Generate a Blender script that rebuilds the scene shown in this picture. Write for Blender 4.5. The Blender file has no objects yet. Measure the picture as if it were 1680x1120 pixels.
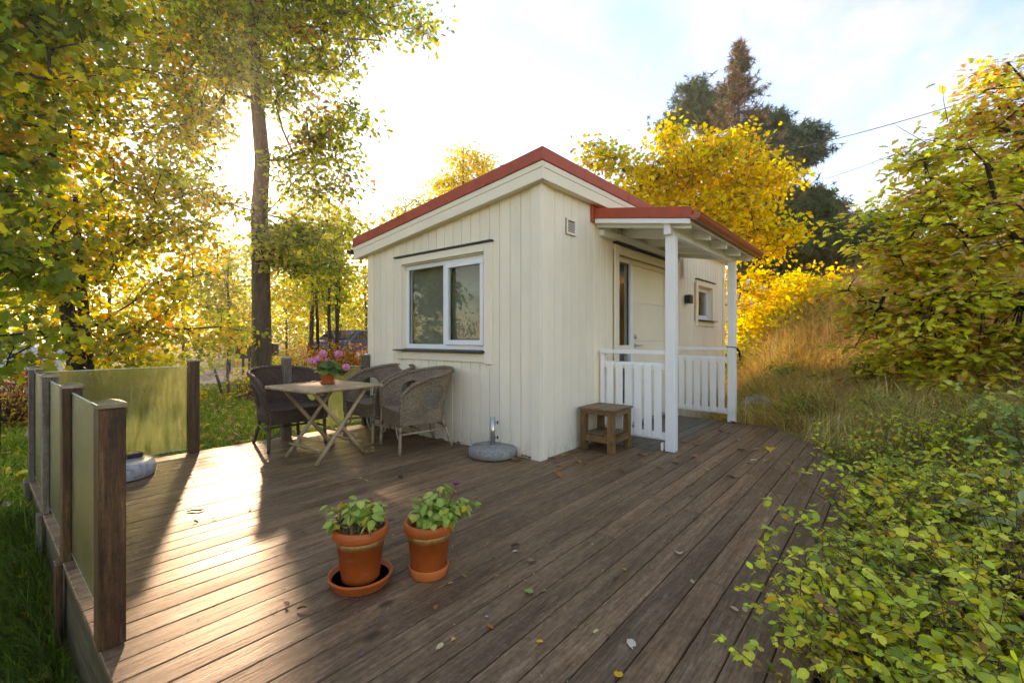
import bpy, bmesh, math, random
import numpy as np
from mathutils import Vector, Matrix

random.seed(7)
rng = np.random.default_rng(11)
scene = bpy.context.scene
COL = scene.collection
PI = math.pi
rad = math.radians

# ---------------------------------------------------------------- camera
CAM = Vector((-3.426, -2.533, 1.15))
YAW = rad(40.0)                      # heading, counter-clockwise from +X
cd = bpy.data.cameras.new("camera")
cam = bpy.data.objects.new("camera", cd)
COL.objects.link(cam)
cam.location = CAM
cam.rotation_euler = (rad(90), 0, YAW - rad(90))
cd.sensor_width = 36.0
cd.lens = 36.0 * 747.0 / 1680.0
cd.shift_y = -7.0 / 1680.0
cd.clip_start = 0.05
cd.clip_end = 2000
scene.camera = cam

# ---------------------------------------------------------------- sky and sun
SUN = Vector((0.319, 0.901, 0.295)).normalized()       # direction towards the sun
SUN_EL = math.asin(SUN.z)
SUN_AZ = math.atan2(SUN.x, SUN.y)                      # clockwise from +Y
world = bpy.data.worlds.new("World")
scene.world = world
world.use_nodes = True
wn, wl = world.node_tree.nodes, world.node_tree.links
wn.clear()
w_out = wn.new("ShaderNodeOutputWorld")
w_bg = wn.new("ShaderNodeBackground")
w_bg.inputs[1].default_value = 0.15
sky = wn.new("ShaderNodeTexSky")
sky.sky_type = 'NISHITA'
sky.sun_disc = False
sky.sun_elevation = SUN_EL
sky.sun_rotation = SUN_AZ
sky.altitude = 50
sky.air_density = 1.25
sky.dust_density = 0.06
sky.ozone_density = 3.2
w_tc = wn.new("ShaderNodeTexCoord")
# thin high cloud, laid out on a plane far above: direction.xy / direction.z
w_sep = wn.new("ShaderNodeSeparateXYZ"); wl.new(w_tc.outputs['Generated'], w_sep.inputs[0])
w_max = wn.new("ShaderNodeMath"); w_max.operation = 'MAXIMUM'; w_max.inputs[1].default_value = 0.0
wl.new(w_sep.outputs[2], w_max.inputs[0])
w_ad = wn.new("ShaderNodeMath"); w_ad.operation = 'ADD'; w_ad.inputs[1].default_value = 0.12
wl.new(w_max.outputs[0], w_ad.inputs[0])
w_dx = wn.new("ShaderNodeMath"); w_dx.operation = 'DIVIDE'
w_dy = wn.new("ShaderNodeMath"); w_dy.operation = 'DIVIDE'
wl.new(w_sep.outputs[0], w_dx.inputs[0]); wl.new(w_ad.outputs[0], w_dx.inputs[1])
wl.new(w_sep.outputs[1], w_dy.inputs[0]); wl.new(w_ad.outputs[0], w_dy.inputs[1])
w_cmb = wn.new("ShaderNodeCombineXYZ")
wl.new(w_dx.outputs[0], w_cmb.inputs[0]); wl.new(w_dy.outputs[0], w_cmb.inputs[1])
w_map = wn.new("ShaderNodeMapping")
w_map.inputs['Rotation'].default_value = (0, 0, rad(-52))
w_map.inputs['Scale'].default_value = (0.9, 2.3, 1.0)
w_map.inputs['Location'].default_value = (3.1, 1.7, 0.4)
wl.new(w_cmb.outputs[0], w_map.inputs[0])
w_n1 = wn.new("ShaderNodeTexNoise"); w_n1.inputs['Scale'].default_value = 0.75
w_n1.inputs['Detail'].default_value = 9; w_n1.inputs['Roughness'].default_value = 0.6
w_n1.inputs['Distortion'].default_value = 0.5
wl.new(w_map.outputs[0], w_n1.inputs['Vector'])
w_r1 = wn.new("ShaderNodeValToRGB")
w_r1.color_ramp.elements[0].position = 0.50; w_r1.color_ramp.elements[0].color = (0, 0, 0, 1)
w_r1.color_ramp.elements[1].position = 0.76; w_r1.color_ramp.elements[1].color = (1, 1, 1, 1)
wl.new(w_n1.outputs[0], w_r1.inputs[0])
# forward scattering of the low sun in the thin cloud
w_dot = wn.new("ShaderNodeVectorMath"); w_dot.operation = 'DOT_PRODUCT'
w_dot.inputs[1].default_value = SUN
wl.new(w_tc.outputs['Generated'], w_dot.inputs[0])
w_d0 = wn.new("ShaderNodeMath"); w_d0.operation = 'MAXIMUM'; w_d0.inputs[1].default_value = 0.0
wl.new(w_dot.outputs['Value'], w_d0.inputs[0])
def w_pow(exp, amp):
    p = wn.new("ShaderNodeMath"); p.operation = 'POWER'; p.inputs[1].default_value = exp
    wl.new(w_d0.outputs[0], p.inputs[0])
    m = wn.new("ShaderNodeMath"); m.operation = 'MULTIPLY'; m.inputs[1].default_value = amp
    wl.new(p.outputs[0], m.inputs[0])
    return m
w_a, w_b, w_c = w_pow(1400.0, 120.0), w_pow(160.0, 2.5), w_pow(24.0, 0.3)
w_s1 = wn.new("ShaderNodeMath"); wl.new(w_a.outputs[0], w_s1.inputs[0]); wl.new(w_b.outputs[0], w_s1.inputs[1])
w_s2 = wn.new("ShaderNodeMath"); wl.new(w_s1.outputs[0], w_s2.inputs[0]); wl.new(w_c.outputs[0], w_s2.inputs[1])
w_gl = wn.new("ShaderNodeMixRGB"); w_gl.blend_type = 'MULTIPLY'; w_gl.inputs[0].default_value = 1
w_gl.inputs[2].default_value = (1.0, 0.90, 0.72, 1)
wl.new(w_s2.outputs[0], w_gl.inputs[1])
w_cl = wn.new("ShaderNodeMixRGB"); w_cl.blend_type = 'MIX'
w_cl.inputs[2].default_value = (2.5, 2.45, 2.35, 1)
w_cf = wn.new("ShaderNodeMath"); w_cf.operation = 'MULTIPLY_ADD'; w_cf.inputs[1].default_value = 0.9; w_cf.inputs[2].default_value = 0.0
wl.new(w_r1.outputs[0], w_cf.inputs[0])
wl.new(w_cf.outputs[0], w_cl.inputs[0])
wl.new(sky.outputs[0], w_cl.inputs[1])
w_add = wn.new("ShaderNodeMixRGB"); w_add.blend_type = 'ADD'; w_add.inputs[0].default_value = 1
wl.new(w_cl.outputs[0], w_add.inputs[1]); wl.new(w_gl.outputs[0], w_add.inputs[2])
wl.new(w_add.outputs[0], w_bg.inputs[0])
wl.new(w_bg.outputs[0], w_out.inputs[0])

sd = bpy.data.lights.new("sun", 'SUN')
sd.energy = 2.3
sd.angle = rad(1.6)
sd.color = (1.0, 0.82, 0.58)
sun = bpy.data.objects.new("sun", sd)
COL.objects.link(sun)
sun.rotation_euler = SUN.to_track_quat('Z', 'Y').to_euler()
sun.location = (6, 17, 8)

vs = scene.view_settings
vs.view_transform = 'Standard'
vs.look = 'None'
vs.exposure = 1.74
vs.gamma = 1.0
vs.use_white_balance = True            # the camera is balanced for open shade
vs.white_balance_temperature = 8500
vs.white_balance_tint = 26
vs.use_curve_mapping = False
cy = scene.cycles
cy.use_denoising = True
cy.max_bounces = 10
cy.diffuse_bounces = 7
cy.glossy_bounces = 3
cy.transmission_bounces = 7
cy.transparent_max_bounces = 10
cy.caustics_reflective = False
cy.caustics_refractive = False
cy.sample_clamp_indirect = 6.0
try:
    cy.use_adaptive_sampling = True
    cy.adaptive_threshold = 0.03
except Exception:
    pass

# ---------------------------------------------------------------- helpers
_F = Vector((math.cos(YAW), math.sin(YAW), 0)); _R = Vector((math.sin(YAW), -math.cos(YAW), 0))
def at(x, y, t):
    """a place t metres ahead, at the bearing where the photograph (1680 wide) shows it"""
    v = CAM + (_F + _R * ((x - 840) / 747.0) + Vector((0, 0, (553 - y) / 747.0))) * t
    return np.array(v)

def sstep(a, b, x):
    t = np.clip((np.asarray(x, float) - a) / (b - a), 0, 1)
    return t * t * (3 - 2 * t)

def tag(o, label=None, cat=None, group=None, kind=None):
    if label: o["label"] = label
    if cat: o["category"] = cat
    if group: o["group"] = group
    if kind: o["kind"] = kind
    return o

def empty(name, loc=(0, 0, 0), rz=0.0, label=None, cat=None, group=None, kind=None):
    o = bpy.data.objects.new(name, None)
    o.empty_display_size = 0.1
    COL.objects.link(o)
    o.location = loc
    o.rotation_euler = (0, 0, rz)
    return tag(o, label, cat, group, kind)

def link(name, mesh, parent=None, loc=(0, 0, 0), rot=None, scale=None):
    o = bpy.data.objects.new(name, mesh)
    COL.objects.link(o)
    if parent: o.parent = parent
    o.location = loc
    if rot is not None: o.rotation_euler = rot
    if scale is not None: o.scale = scale if hasattr(scale, '__len__') else (scale,) * 3
    return o

def copy_tree(o, parent=None):
    c = o.copy()
    COL.objects.link(c)
    c.parent = parent
    for ch in list(o.children):
        copy_tree(ch, c)
    return c

class MB:
    def __init__(s): s.v, s.f, s.sm = [], [], []
    def add(s, vs_, fs_, smooth=False):
        b = len(s.v)
        s.v += [tuple(p) for p in vs_]
        s.f += [tuple(i + b for i in f) for f in fs_]
        s.sm += [smooth] * len(fs_)
        return s
    def box(s, x0, x1, y0, y1, z0, z1):
        return s.add([(x0,y0,z0),(x1,y0,z0),(x1,y1,z0),(x0,y1,z0),(x0,y0,z1),(x1,y0,z1),(x1,y1,z1),(x0,y1,z1)],
                     [(0,3,2,1),(4,5,6,7),(0,1,5,4),(1,2,6,5),(2,3,7,6),(3,0,4,7)])
    def bar(s, a, b, w, h, up=(0, 0, 1)):
        """rectangular bar from a to b"""
        a, b = Vector(a), Vector(b); d = (b - a).normalized()
        up = Vector(up)
        if abs(d.dot(up)) > 0.98: up = Vector((1, 0, 0))
        sx = d.cross(up).normalized() * (w / 2); sy = sx.cross(d).normalized() * (h / 2)
        vs_ = [p + i * sx + j * sy for p in (a, b) for i, j in ((-1,-1),(1,-1),(1,1),(-1,1))]
        return s.add(vs_, [(0,3,2,1),(4,5,6,7),(0,1,5,4),(1,2,6,5),(2,3,7,6),(3,0,4,7)])
    def prism(s, poly, lo, hi, axis='Z'):
        n = len(poly)
        def P(a, b, c):
            return (a, b, c) if axis == 'Z' else ((c, a, b) if axis == 'X' else (a, c, b))
        vs_ = [P(a, b, lo) for a, b in poly] + [P(a, b, hi) for a, b in poly]
        fs_ = [tuple(reversed(range(n))), tuple(range(n, 2 * n))] + [(i, (i + 1) % n, n + (i + 1) % n, n + i) for i in range(n)]
        return s.add(vs_, fs_)
    def tube(s, pts, r, n=8, caps=True, smooth=True, closed=False):
        pts = [Vector(p) for p in pts]; m = len(pts)
        rs = r if hasattr(r, '__len__') else [r] * m
        prev = None; vs_ = []
        for i, p in enumerate(pts):
            if closed: d = pts[(i + 1) % m] - pts[i - 1]
            else: d = pts[min(i + 1, m - 1)] - pts[max(i - 1, 0)]
            d.normalize()
            if prev is None:
                ref = Vector((0, 0, 1)) if abs(d.z) < 0.9 else Vector((1, 0, 0))
                u = d.cross(ref).normalized()
            else:
                u = (prev - d * prev.dot(d)).normalized()
            prev = u; w = d.cross(u)
            vs_ += [p + (u * math.cos(2*PI*k/n) + w * math.sin(2*PI*k/n)) * rs[i] for k in range(n)]
        fs_ = []
        for i in range(m if closed else m - 1):
            j = (i + 1) % m
            for k in range(n):
                fs_.append((i*n+k, i*n+(k+1)%n, j*n+(k+1)%n, j*n+k))
        if caps and not closed:
            fs_ += [tuple(reversed(range(n))), tuple(range((m-1)*n, m*n))]
        return s.add(vs_, fs_, smooth)
    def lathe(s, prof, n=32, c=(0, 0, 0), smooth=True):
        vs_ = []; fs_ = []
        for r, z in prof:
            vs_ += [(c[0] + r*math.cos(2*PI*k/n), c[1] + r*math.sin(2*PI*k/n), c[2] + z) for k in range(n)]
        for i in range(len(prof) - 1):
            for k in range(n):
                fs_.append((i*n+k, i*n+(k+1)%n, (i+1)*n+(k+1)%n, (i+1)*n+k))
        if prof[0][0] > 1e-6: fs_.append(tuple(reversed(range(n))))
        if prof[-1][0] > 1e-6: fs_.append(tuple(range((len(prof)-1)*n, len(prof)*n)))
        return s.add(vs_, fs_, smooth)
    def mesh(s, name, mat, bevel=0.0, weld=False):
        me = bpy.data.meshes.new(name)
        me.from_pydata(s.v, [], s.f)
        me.polygons.foreach_set('use_smooth', s.sm)
        if bevel or weld:
            bm = bmesh.new(); bm.from_mesh(me)
            if weld: bmesh.ops.remove_doubles(bm, verts=bm.verts, dist=1e-5)
            if bevel:
                ed = [e for e in bm.edges if len(e.link_faces) == 2 and e.calc_face_angle(0) > 0.6]
                bmesh.ops.bevel(bm, geom=ed, offset=bevel, segments=1, affect='EDGES', profile=0.7)
            bm.to_mesh(me); bm.free()
        me.materials.append(mat)
        me.update()
        return me
    def build(s, name, mat, parent=None, loc=(0, 0, 0), bevel=0.0, rot=None):
        return link(name, s.mesh(name, mat, bevel), parent, loc, rot)

def mesh_np(name, V, T, mat, col=None, smooth=False):
    V = np.ascontiguousarray(V, np.float32); T = np.ascontiguousarray(T, np.int32)
    me = bpy.data.meshes.new(name)
    k = T.shape[1]
    me.vertices.add(len(V)); me.vertices.foreach_set('co', V.ravel())
    me.loops.add(T.size); me.loops.foreach_set('vertex_index', T.ravel())
    me.polygons.add(len(T)); me.polygons.foreach_set('loop_start', np.arange(0, T.size, k, dtype=np.int32))
    if smooth: me.polygons.foreach_set('use_smooth', np.ones(len(T), bool))
    me.update(calc_edges=True)
    if col is not None:
        a = me.color_attributes.new('col', 'FLOAT_COLOR', 'POINT')
        c4 = np.ones((len(V), 4), np.float32); c4[:, :3] = col
        a.data.foreach_set('color', c4.ravel())
    me.materials.append(mat)
    return me

def unit(a): return a / np.maximum(np.linalg.norm(a, axis=-1, keepdims=True), 1e-9)

def frames(normal, heading):
    n = unit(normal); x = heading - n * (heading * n).sum(-1, keepdims=True); x = unit(x)
    y = np.cross(n, x)
    return np.stack([x, y, n], axis=-1)            # columns

def scatter(tv, tf, pos, rot, scale, col):
    """copies of a small template at many places, as one vertex and triangle array"""
    tv = np.asarray(tv, float); tf = np.asarray(tf, int); N = len(pos); k = len(tv)
    sc = scale if np.ndim(scale) == 2 else np.asarray(scale)[:, None] * np.ones((1, 3))
    loc = tv[None] * sc[:, None, :]
    V = np.einsum('nij,nkj->nki', rot, loc) + pos[:, None, :]
    T = tf[None] + (np.arange(N) * k)[:, None, None]
    C = np.repeat(col[:, None, :], k, axis=1)
    return V.reshape(-1, 3), T.reshape(-1, tf.shape[1]), C.reshape(-1, 3)

def fan(outline, fold=0.12, cup=0.0):
    """leaf template along +x from an outline (x, half width): two halves folded on the midrib"""
    o = outline; n = len(o); v = []; f = []
    for x, w in o: v.append((x, 0, -cup * x * x))
    for x, w in o: v.append((x, w, fold * w - cup * x * x))
    for x, w in o: v.append((x, -w, fold * w - cup * x * x))
    for i in range(n - 1):
        for b in (n, 2 * n):
            q = [i, i + 1, b + i + 1, b + i] if b == n * 2 else [i, b + i, b + i + 1, i + 1]
            a0, a1 = o[i][1], o[i + 1][1]
            if a1 > 1e-6: f.append((q[0], q[1], q[2]))
            if a0 > 1e-6 or a1 > 1e-6: f.append((q[0], q[2], q[3]))
    return np.array(v), np.array(f)

def poly_leaf(pts, fold=0.10, cup=0.1):
    """leaf template from half an outline (list of (x, y>0)) that may turn back on itself; fan from points on the midrib"""
    v = [(0.0, 0, 0), (0.5, 0, -cup * .25), (1.0, 0, -cup)]
    f = []
    for sgn in (1, -1):
        ids = [0]
        for x, y in pts:
            v.append((x, sgn * y, fold * y - cup * x * x)); ids.append(len(v) - 1)
        ids.append(2)
        for a, b in zip(ids[:-1], ids[1:]):
            f.append((1, b, a) if sgn < 0 else (1, a, b))
    return np.array(v), np.array(f)

LEAF_OVAL = fan([(0, 0), (.22, .19), (.5, .27), (.8, .17), (1, 0)], .22, .12)
LEAF_RHOMB = (np.array([(0, 0, 0), (.45, .32, .06), (1, 0, -.1), (.45, -.32, .06)]), np.array([(0, 2, 1), (0, 3, 2)]))
LEAF_BROAD = fan([(0, 0), (.28, .37), (.68, .34), (1, 0)], .15, .12)
LEAF_OAK = poly_leaf([(.18, .22), (.30, .13), (.45, .34), (.56, .19), (.76, .36)], .15, .15)
LEAF_MAPLE = poly_leaf([(-.12, .14), (-.02, .36), (.14, .28), (.38, .56), (.46, .30), (.66, .34), (.70, .14)], .12, .18)

def vary(pal, n, wts=None, amt=0.22, idx=None):
    pal = np.array(pal, float)
    if idx is None:
        w = None if wts is None else np.array(wts, float) / np.sum(wts)
        idx = rng.choice(len(pal), n, p=w)
    c = pal[idx] * (1 + rng.normal(0, amt, (n, 1)))
    c *= 1 + rng.normal(0, 0.07, (n, 3))
    return np.clip(c, 0.004, 0.9)

# ---------------------------------------------------------------- materials
def new_mat(name):
    m = bpy.data.materials.new(name); m.use_nodes = True
    nt = m.node_tree; nt.nodes.clear()
    out = nt.nodes.new("ShaderNodeOutputMaterial")
    return m, nt.nodes, nt.links, out

def N_noise(n, l, vec, scale, detail=4, rough=0.55, dist=0.0):
    t = n.new("ShaderNodeTexNoise")
    t.inputs['Scale'].default_value = scale; t.inputs['Detail'].default_value = detail
    t.inputs['Roughness'].default_value = rough; t.inputs['Distortion'].default_value = dist
    if vec is not None: l.new(vec, t.inputs['Vector'])
    return t.outputs[0]

def N_ramp(n, l, fac, stops):
    r = n.new("ShaderNodeValToRGB"); e = r.color_ramp.elements
    while len(e) < len(stops): e.new(0.5)
    for i, (p, c) in enumerate(stops):
        e[i].position = p; e[i].color = (*c, 1) if len(c) == 3 else c
    l.new(fac, r.inputs[0])
    return r.outputs[0]

def N_mix(n, l, fac, a, b, mode='MIX'):
    m = n.new("ShaderNodeMixRGB"); m.blend_type = mode
    for s_, i in ((fac, 0), (a, 1), (b, 2)):
        if hasattr(s_, 'is_linked') or hasattr(s_, 'links'): l.new(s_, m.inputs[i])
        elif i == 0: m.inputs[0].default_value = s_
        else: m.inputs[i].default_value = (*s_, 1)
    return m.outputs[0]

def N_map(n, l, scale, rand=True, coord='Object'):
    tc = n.new("ShaderNodeTexCoord")
    mp = n.new("ShaderNodeMapping"); mp.inputs['Scale'].default_value = scale
    l.new(tc.outputs[coord], mp.inputs['Vector'])
    if rand:
        oi = n.new("ShaderNodeObjectInfo")
        mul = n.new("ShaderNodeMath"); mul.operation = 'MULTIPLY'; mul.inputs[1].default_value = 91.7
        l.new(oi.outputs['Random'], mul.inputs[0])
        cb = n.new("ShaderNodeCombineXYZ")
        for i in range(3): l.new(mul.outputs[0], cb.inputs[i])
        l.new(cb.outputs[0], mp.inputs['Location'])
    return mp.outputs[0]

def N_bump(n, l, h, strength, dist=0.01, prev=None):
    b = n.new("ShaderNodeBump"); b.inputs['Strength'].default_value = strength
    b.inputs['Distance'].default_value = dist
    l.new(h, b.inputs['Height'])
    if prev is not None: l.new(prev, b.inputs['Normal'])
    return b.outputs[0]

def principled(n, l, out, color=None, rough=0.5, spec=0.5, metal=0.0):
    p = n.new("ShaderNodeBsdfPrincipled")
    if hasattr(color, 'links'): l.new(color, p.inputs['Base Color'])
    elif color is not None: p.inputs['Base Color'].default_value = (*color, 1)
    if hasattr(rough, 'links'): l.new(rough, p.inputs['Roughness'])
    else: p.inputs['Roughness'].default_value = rough
    p.inputs['Specular IOR Level'].default_value = spec
    p.inputs['Metallic'].default_value = metal
    l.new(p.outputs[0], out.inputs[0])
    return p

def mat_paint(name, color, rough=0.55, mottling=0.06, grain=True, dirt=None, spec=0.4):
    m, n, l, out = new_mat(name)
    v = N_map(n, l, (1, 1, 1))
    a = N_noise(n, l, v, 2.3, 5, 0.6)
    c0 = tuple(x * (1 - mottling) for x in color); c1 = tuple(min(.95, x * (1 + mottling)) for x in color)
    c = N_ramp(n, l, a, [(.3, c0), (.7, c1)])
    oi = n.new("ShaderNodeObjectInfo")
    r = N_ramp(n, l, oi.outputs['Random'], [(0, (.95, .95, .95)), (1, (1.03, 1.03, 1.02))])
    c = N_mix(n, l, 1.0, c, r, 'MULTIPLY')
    if dirt:
        d = N_ramp(n, l, N_noise(n, l, N_map(n, l, (6, 6, 6)), 7, 6, .7), [(.62, (0, 0, 0)), (.80, (.55, .55, .55))])
        c = N_mix(n, l, d, c, dirt)
        vo = n.new('ShaderNodeTexVoronoi'); vo.inputs['Scale'].default_value = 1.0
        l.new(N_map(n, l, (9, 9, 3.2)), vo.inputs['Vector'])
        k = N_ramp(n, l, vo.outputs['Distance'], [(.022, (.75, .75, .75)), (.035, (0, 0, 0))])
        c = N_mix(n, l, k, c, (.16, .12, .08))
        tc2 = n.new('ShaderNodeTexCoord'); sp = n.new('ShaderNodeSeparateXYZ'); l.new(tc2.outputs['Object'], sp.inputs[0])
        lowm = N_ramp(n, l, sp.outputs[2], [(.0, (1, 1, 1)), (.22, (0, 0, 0))])
        spl = N_ramp(n, l, N_noise(n, l, N_map(n, l, (20, 20, 9)), 1.6, 6, .75), [(.44, (0, 0, 0)), (.64, (.55, .55, .55))])
        c = N_mix(n, l, N_mix(n, l, 1.0, spl, lowm, 'MULTIPLY'), c, (.40, .34, .25))
    p = principled(n, l, out, c, rough, spec)
    if grain:
        g = N_noise(n, l, N_map(n, l, (60, 60, 3)), 2.0, 3)
        l.new(N_bump(n, l, g, 0.12, 0.004), p.inputs['Normal'])
    return m

def mat_wood(name, dark, mid, light, axis=0, rough=(.35, .6), scale=1.0, bump=0.35, wear=0.5, knots=True, spec=.4):
    """timber with its grain along one local axis"""
    m, n, l, out = new_mat(name)
    s = [20 * scale] * 3; s[axis] = 1.6 * scale
    v = N_map(n, l, tuple(s))
    g1 = N_noise(n, l, v, 1.0, 6, .65, .6)
    s2 = [150 * scale] * 3; s2[axis] = 11.0 * scale
    g2 = N_noise(n, l, N_map(n, l, tuple(s2)), 1.0, 3, .6)
    s3 = [2.4 * scale] * 3; s3[axis] = 0.8 * scale
    big = N_noise(n, l, N_map(n, l, tuple(s3)), 1.0, 4, .6)
    c = N_ramp(n, l, g1, [(.30, dark), (.55, mid), (.82, light)])
    fine = N_ramp(n, l, g2, [(.3, (.48, .46, .44)), (.65, (1.22, 1.22, 1.22))])
    c = N_mix(n, l, .85, c, fine, 'MULTIPLY')
    wv = N_ramp(n, l, big, [(.35, (.78, .76, .74)), (.7, (1.16, 1.14, 1.12))])
    c = N_mix(n, l, 1.0, c, wv, 'MULTIPLY')
    mot = N_noise(n, l, N_map(n, l, (38 * scale, 38 * scale, 38 * scale)), 1.0, 6, .7)
    c = N_mix(n, l, .8, c, N_ramp(n, l, mot, [(.32, (.66, .65, .64)), (.66, (1.22, 1.22, 1.22))]), 'MULTIPLY')
    # worn pale streaks
    s4 = [62 * scale] * 3; s4[axis] = 8.0 * scale
    st = N_noise(n, l, N_map(n, l, tuple(s4)), 1.0, 8, .75, .3)
    st = N_ramp(n, l, st, [(.57, (0, 0, 0)), (.70, (wear,) * 3)])
    c = N_mix(n, l, st, c, light)
    if knots:
        s5 = [4.5 * scale] * 3; s5[axis] = 2.2 * scale
        vo = n.new("ShaderNodeTexVoronoi"); vo.inputs['Scale'].default_value = 1.0
        l.new(N_map(n, l, tuple(s5)), vo.inputs['Vector'])
        k = N_ramp(n, l, vo.outputs['Distance'], [(.05, (1, 1, 1)), (.12, (0, 0, 0))])
        c = N_mix(n, l, k, c, tuple(x * .6 for x in dark))
    oi = n.new("ShaderNodeObjectInfo")
    rr = N_ramp(n, l, oi.outputs['Random'], [(0, (.82, .82, .83)), (.5, (1, 1, 1)), (1, (1.18, 1.14, 1.10))])
    c = N_mix(n, l, 1.0, c, rr, 'MULTIPLY')
    r = N_ramp(n, l, big, [(.3, (rough[0],) * 3), (.75, (rough[1],) * 3)])
    p = principled(n, l, out, c, r, spec)
    b = N_bump(n, l, g1, bump, .006)
    b = N_bump(n, l, g2, bump * .8, .003, b)
    l.new(b, p.inputs['Normal'])
    return m

def mat_leaf(name, trans=0.45, rough=0.5, spec=0.35, glow=1.25):
    m, n, l, out = new_mat(name)
    at_ = n.new("ShaderNodeAttribute"); at_.attribute_name = 'col'
    nz = N_noise(n, l, N_map(n, l, (1, 1, 1), rand=False), 14, 3)
    c = N_mix(n, l, 1.0, at_.outputs['Color'], N_ramp(n, l, nz, [(.3, (.78, .78, .78)), (.7, (1.18, 1.18, 1.18))]), 'MULTIPLY')
    p = n.new("ShaderNodeBsdfPrincipled"); l.new(c, p.inputs['Base Color'])
    p.inputs['Roughness'].default_value = rough; p.inputs['Specular IOR Level'].default_value = spec
    t = n.new("ShaderNodeBsdfTranslucent")
    h = n.new("ShaderNodeHueSaturation"); h.inputs['Saturation'].default_value = 1.08; h.inputs['Value'].default_value = glow
    l.new(c, h.inputs['Color']); l.new(h.outputs[0], t.inputs['Color'])
    mx = n.new("ShaderNodeMixShader"); mx.inputs[0].default_value = trans
    l.new(p.outputs[0], mx.inputs[1]); l.new(t.outputs[0], mx.inputs[2])
    l.new(mx.outputs[0], out.inputs[0])
    return m

def mat_plain(name, color, rough=.5, spec=.5, metal=0., nscale=12, namt=.12, bump=0.0):
    m, n, l, out = new_mat(name)
    a = N_noise(n, l, N_map(n, l, (1, 1, 1)), nscale, 5, .6)
    c = N_ramp(n, l, a, [(.3, tuple(x * (1 - namt) for x in color)), (.7, tuple(x * (1 + namt) for x in color))])
    p = principled(n, l, out, c, rough, spec, metal)
    if bump: l.new(N_bump(n, l, a, bump, .01), p.inputs['Normal'])
    return m

def mat_bark(name, a, b, scale=1.0):
    m, n, l, out = new_mat(name)
    v = N_map(n, l, (9 * scale, 9 * scale, 2 * scale), coord='Object')
    g = N_noise(n, l, v, 2.2, 8, .7, .4)
    c = N_ramp(n, l, g, [(.3, a), (.7, b)])
    p = principled(n, l, out, c, .9, .2)
    l.new(N_bump(n, l, g, .8, .03), p.inputs['Normal'])
    return m

M = {}
M['cream'] = mat_paint('cream_paint', (.91, .80, .62), .6, .04, True, (.62, .55, .43))
M['cream_trim'] = mat_paint('cream_trim_paint', (.91, .80, .62), .55, .03)
M['white'] = mat_paint('white_paint', (.90, .885, .85), .45, .02)
M['white_plastic'] = mat_plain('white_plastic', (.82, .83, .85), .3, .5, 0, 5, .02)
M['red'] = mat_plain('red_sheet_metal', (.46, .080, .038), .5, .3, 0, 9, .14)
M['copper'] = mat_plain('red_brown_gutter', (.42, .085, .030), .35, .5, 0, 9, .18)
M['black'] = mat_plain('black_sheet', (.018, .016, .015), .45, .5)
M['deck'] = mat_wood('deck_wood', (.145, .082, .043), (.255, .155, .084), (.42, .285, .175), 0, (.42, .62), 1.0, .6, .8, True, .20)
M['landing'] = mat_wood('grey_landing_wood', (.10, .09, .07), (.19, .17, .13), (.32, .29, .22), 0, (.5, .75), 1.0, .4, .4)
M['post_wood'] = mat_wood('fence_wood', (.026, .010, .004), (.120, .054, .021), (.31, .160, .070), 2, (.5, .65), 1.5, .4, .3)
M['grey_wood'] = mat_wood('weathered_post_wood', (.08, .058, .042), (.19, .148, .112), (.32, .26, .205), 2, (.5, .7), 1.3, .4, .4)
M['fascia_wood'] = mat_wood('mossy_fascia_wood', (.045, .032, .016), (.11, .085, .042), (.19, .15, .085), 1, (.5, .75), 1.0, .4, .4)
M['stool'] = mat_wood('stool_wood', (.11, .055, .018), (.28, .150, .052), (.44, .27, .11), 2, (.4, .6), 1.6, .35, .4)
M['stool_x'] = mat_wood('stool_rail_wood', (.11, .055, .018), (.30, .16, .058), (.46, .29, .12), 0, (.4, .6), 1.6, .35, .4)
M['stool_top'] = mat_wood('stool_top_wood', (.12, .072, .035), (.26, .165, .08), (.40, .28, .16), 0, (.4, .65), 1.6, .35, .5)
M['leaf'] = mat_leaf('leaf', .58, .5, .3, 1.6)
M['leaf_near'] = mat_leaf('shrub_leaf', .34, .5, .3, 1.45)
M['dry_leaf'] = mat_leaf('fallen_leaf', .15, .6, .3, 1.0)
M['needle'] = mat_leaf('needle', .15, .6, .2, 1.1)
M['blade'] = mat_leaf('grass_blade', .24, .6, .2, 1.4)
M['petal'] = mat_leaf('petal', .35, .6, .2, 1.2)
M['oak_bark'] = mat_bark('oak_bark', (.030, .023, .017), (.13, .105, .080))
M['bark'] = mat_bark('dark_bark', (.018, .014, .010), (.075, .060, .045))
M['spruce_bark'] = mat_bark('spruce_bark', (.10, .065, .045), (.24, .17, .125))
M['stem'] = mat_plain('stem', (.15, .095, .05), .7, .3)
M['stem_brown'] = mat_plain('brown_stem', (.075, .045, .030), .7, .3)
M['terracotta'] = mat_plain('terracotta', (.52, .135, .035), .6, .35, 0, 7, .16, .1)
M['terra_wet'] = mat_plain('damp_terracotta', (.46, .105, .025), .42, .45, 0, 6, .2, .08)
M['gold_band'] = mat_plain('foil_band', (.40, .19, .05), .42, .5, .3, 40, .4, .3)
M['soil'] = mat_plain('soil', (.022, .015, .010), .9, .2, 0, 60, .5, .8)
M['chrome'] = mat_plain('polished_cap', (.40, .37, .32), .22, .5, .9, 30, .15, .12)
M['steel'] = mat_plain('brushed_steel', (.55, .54, .52), .28, .5, 1.0, 20, .1)
M['knob'] = mat_plain('black_knob', (.03, .028, .026), .35, .5)
M['strap'] = mat_plain('black_strap', (.012, .012, .013), .6, .3)

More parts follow.
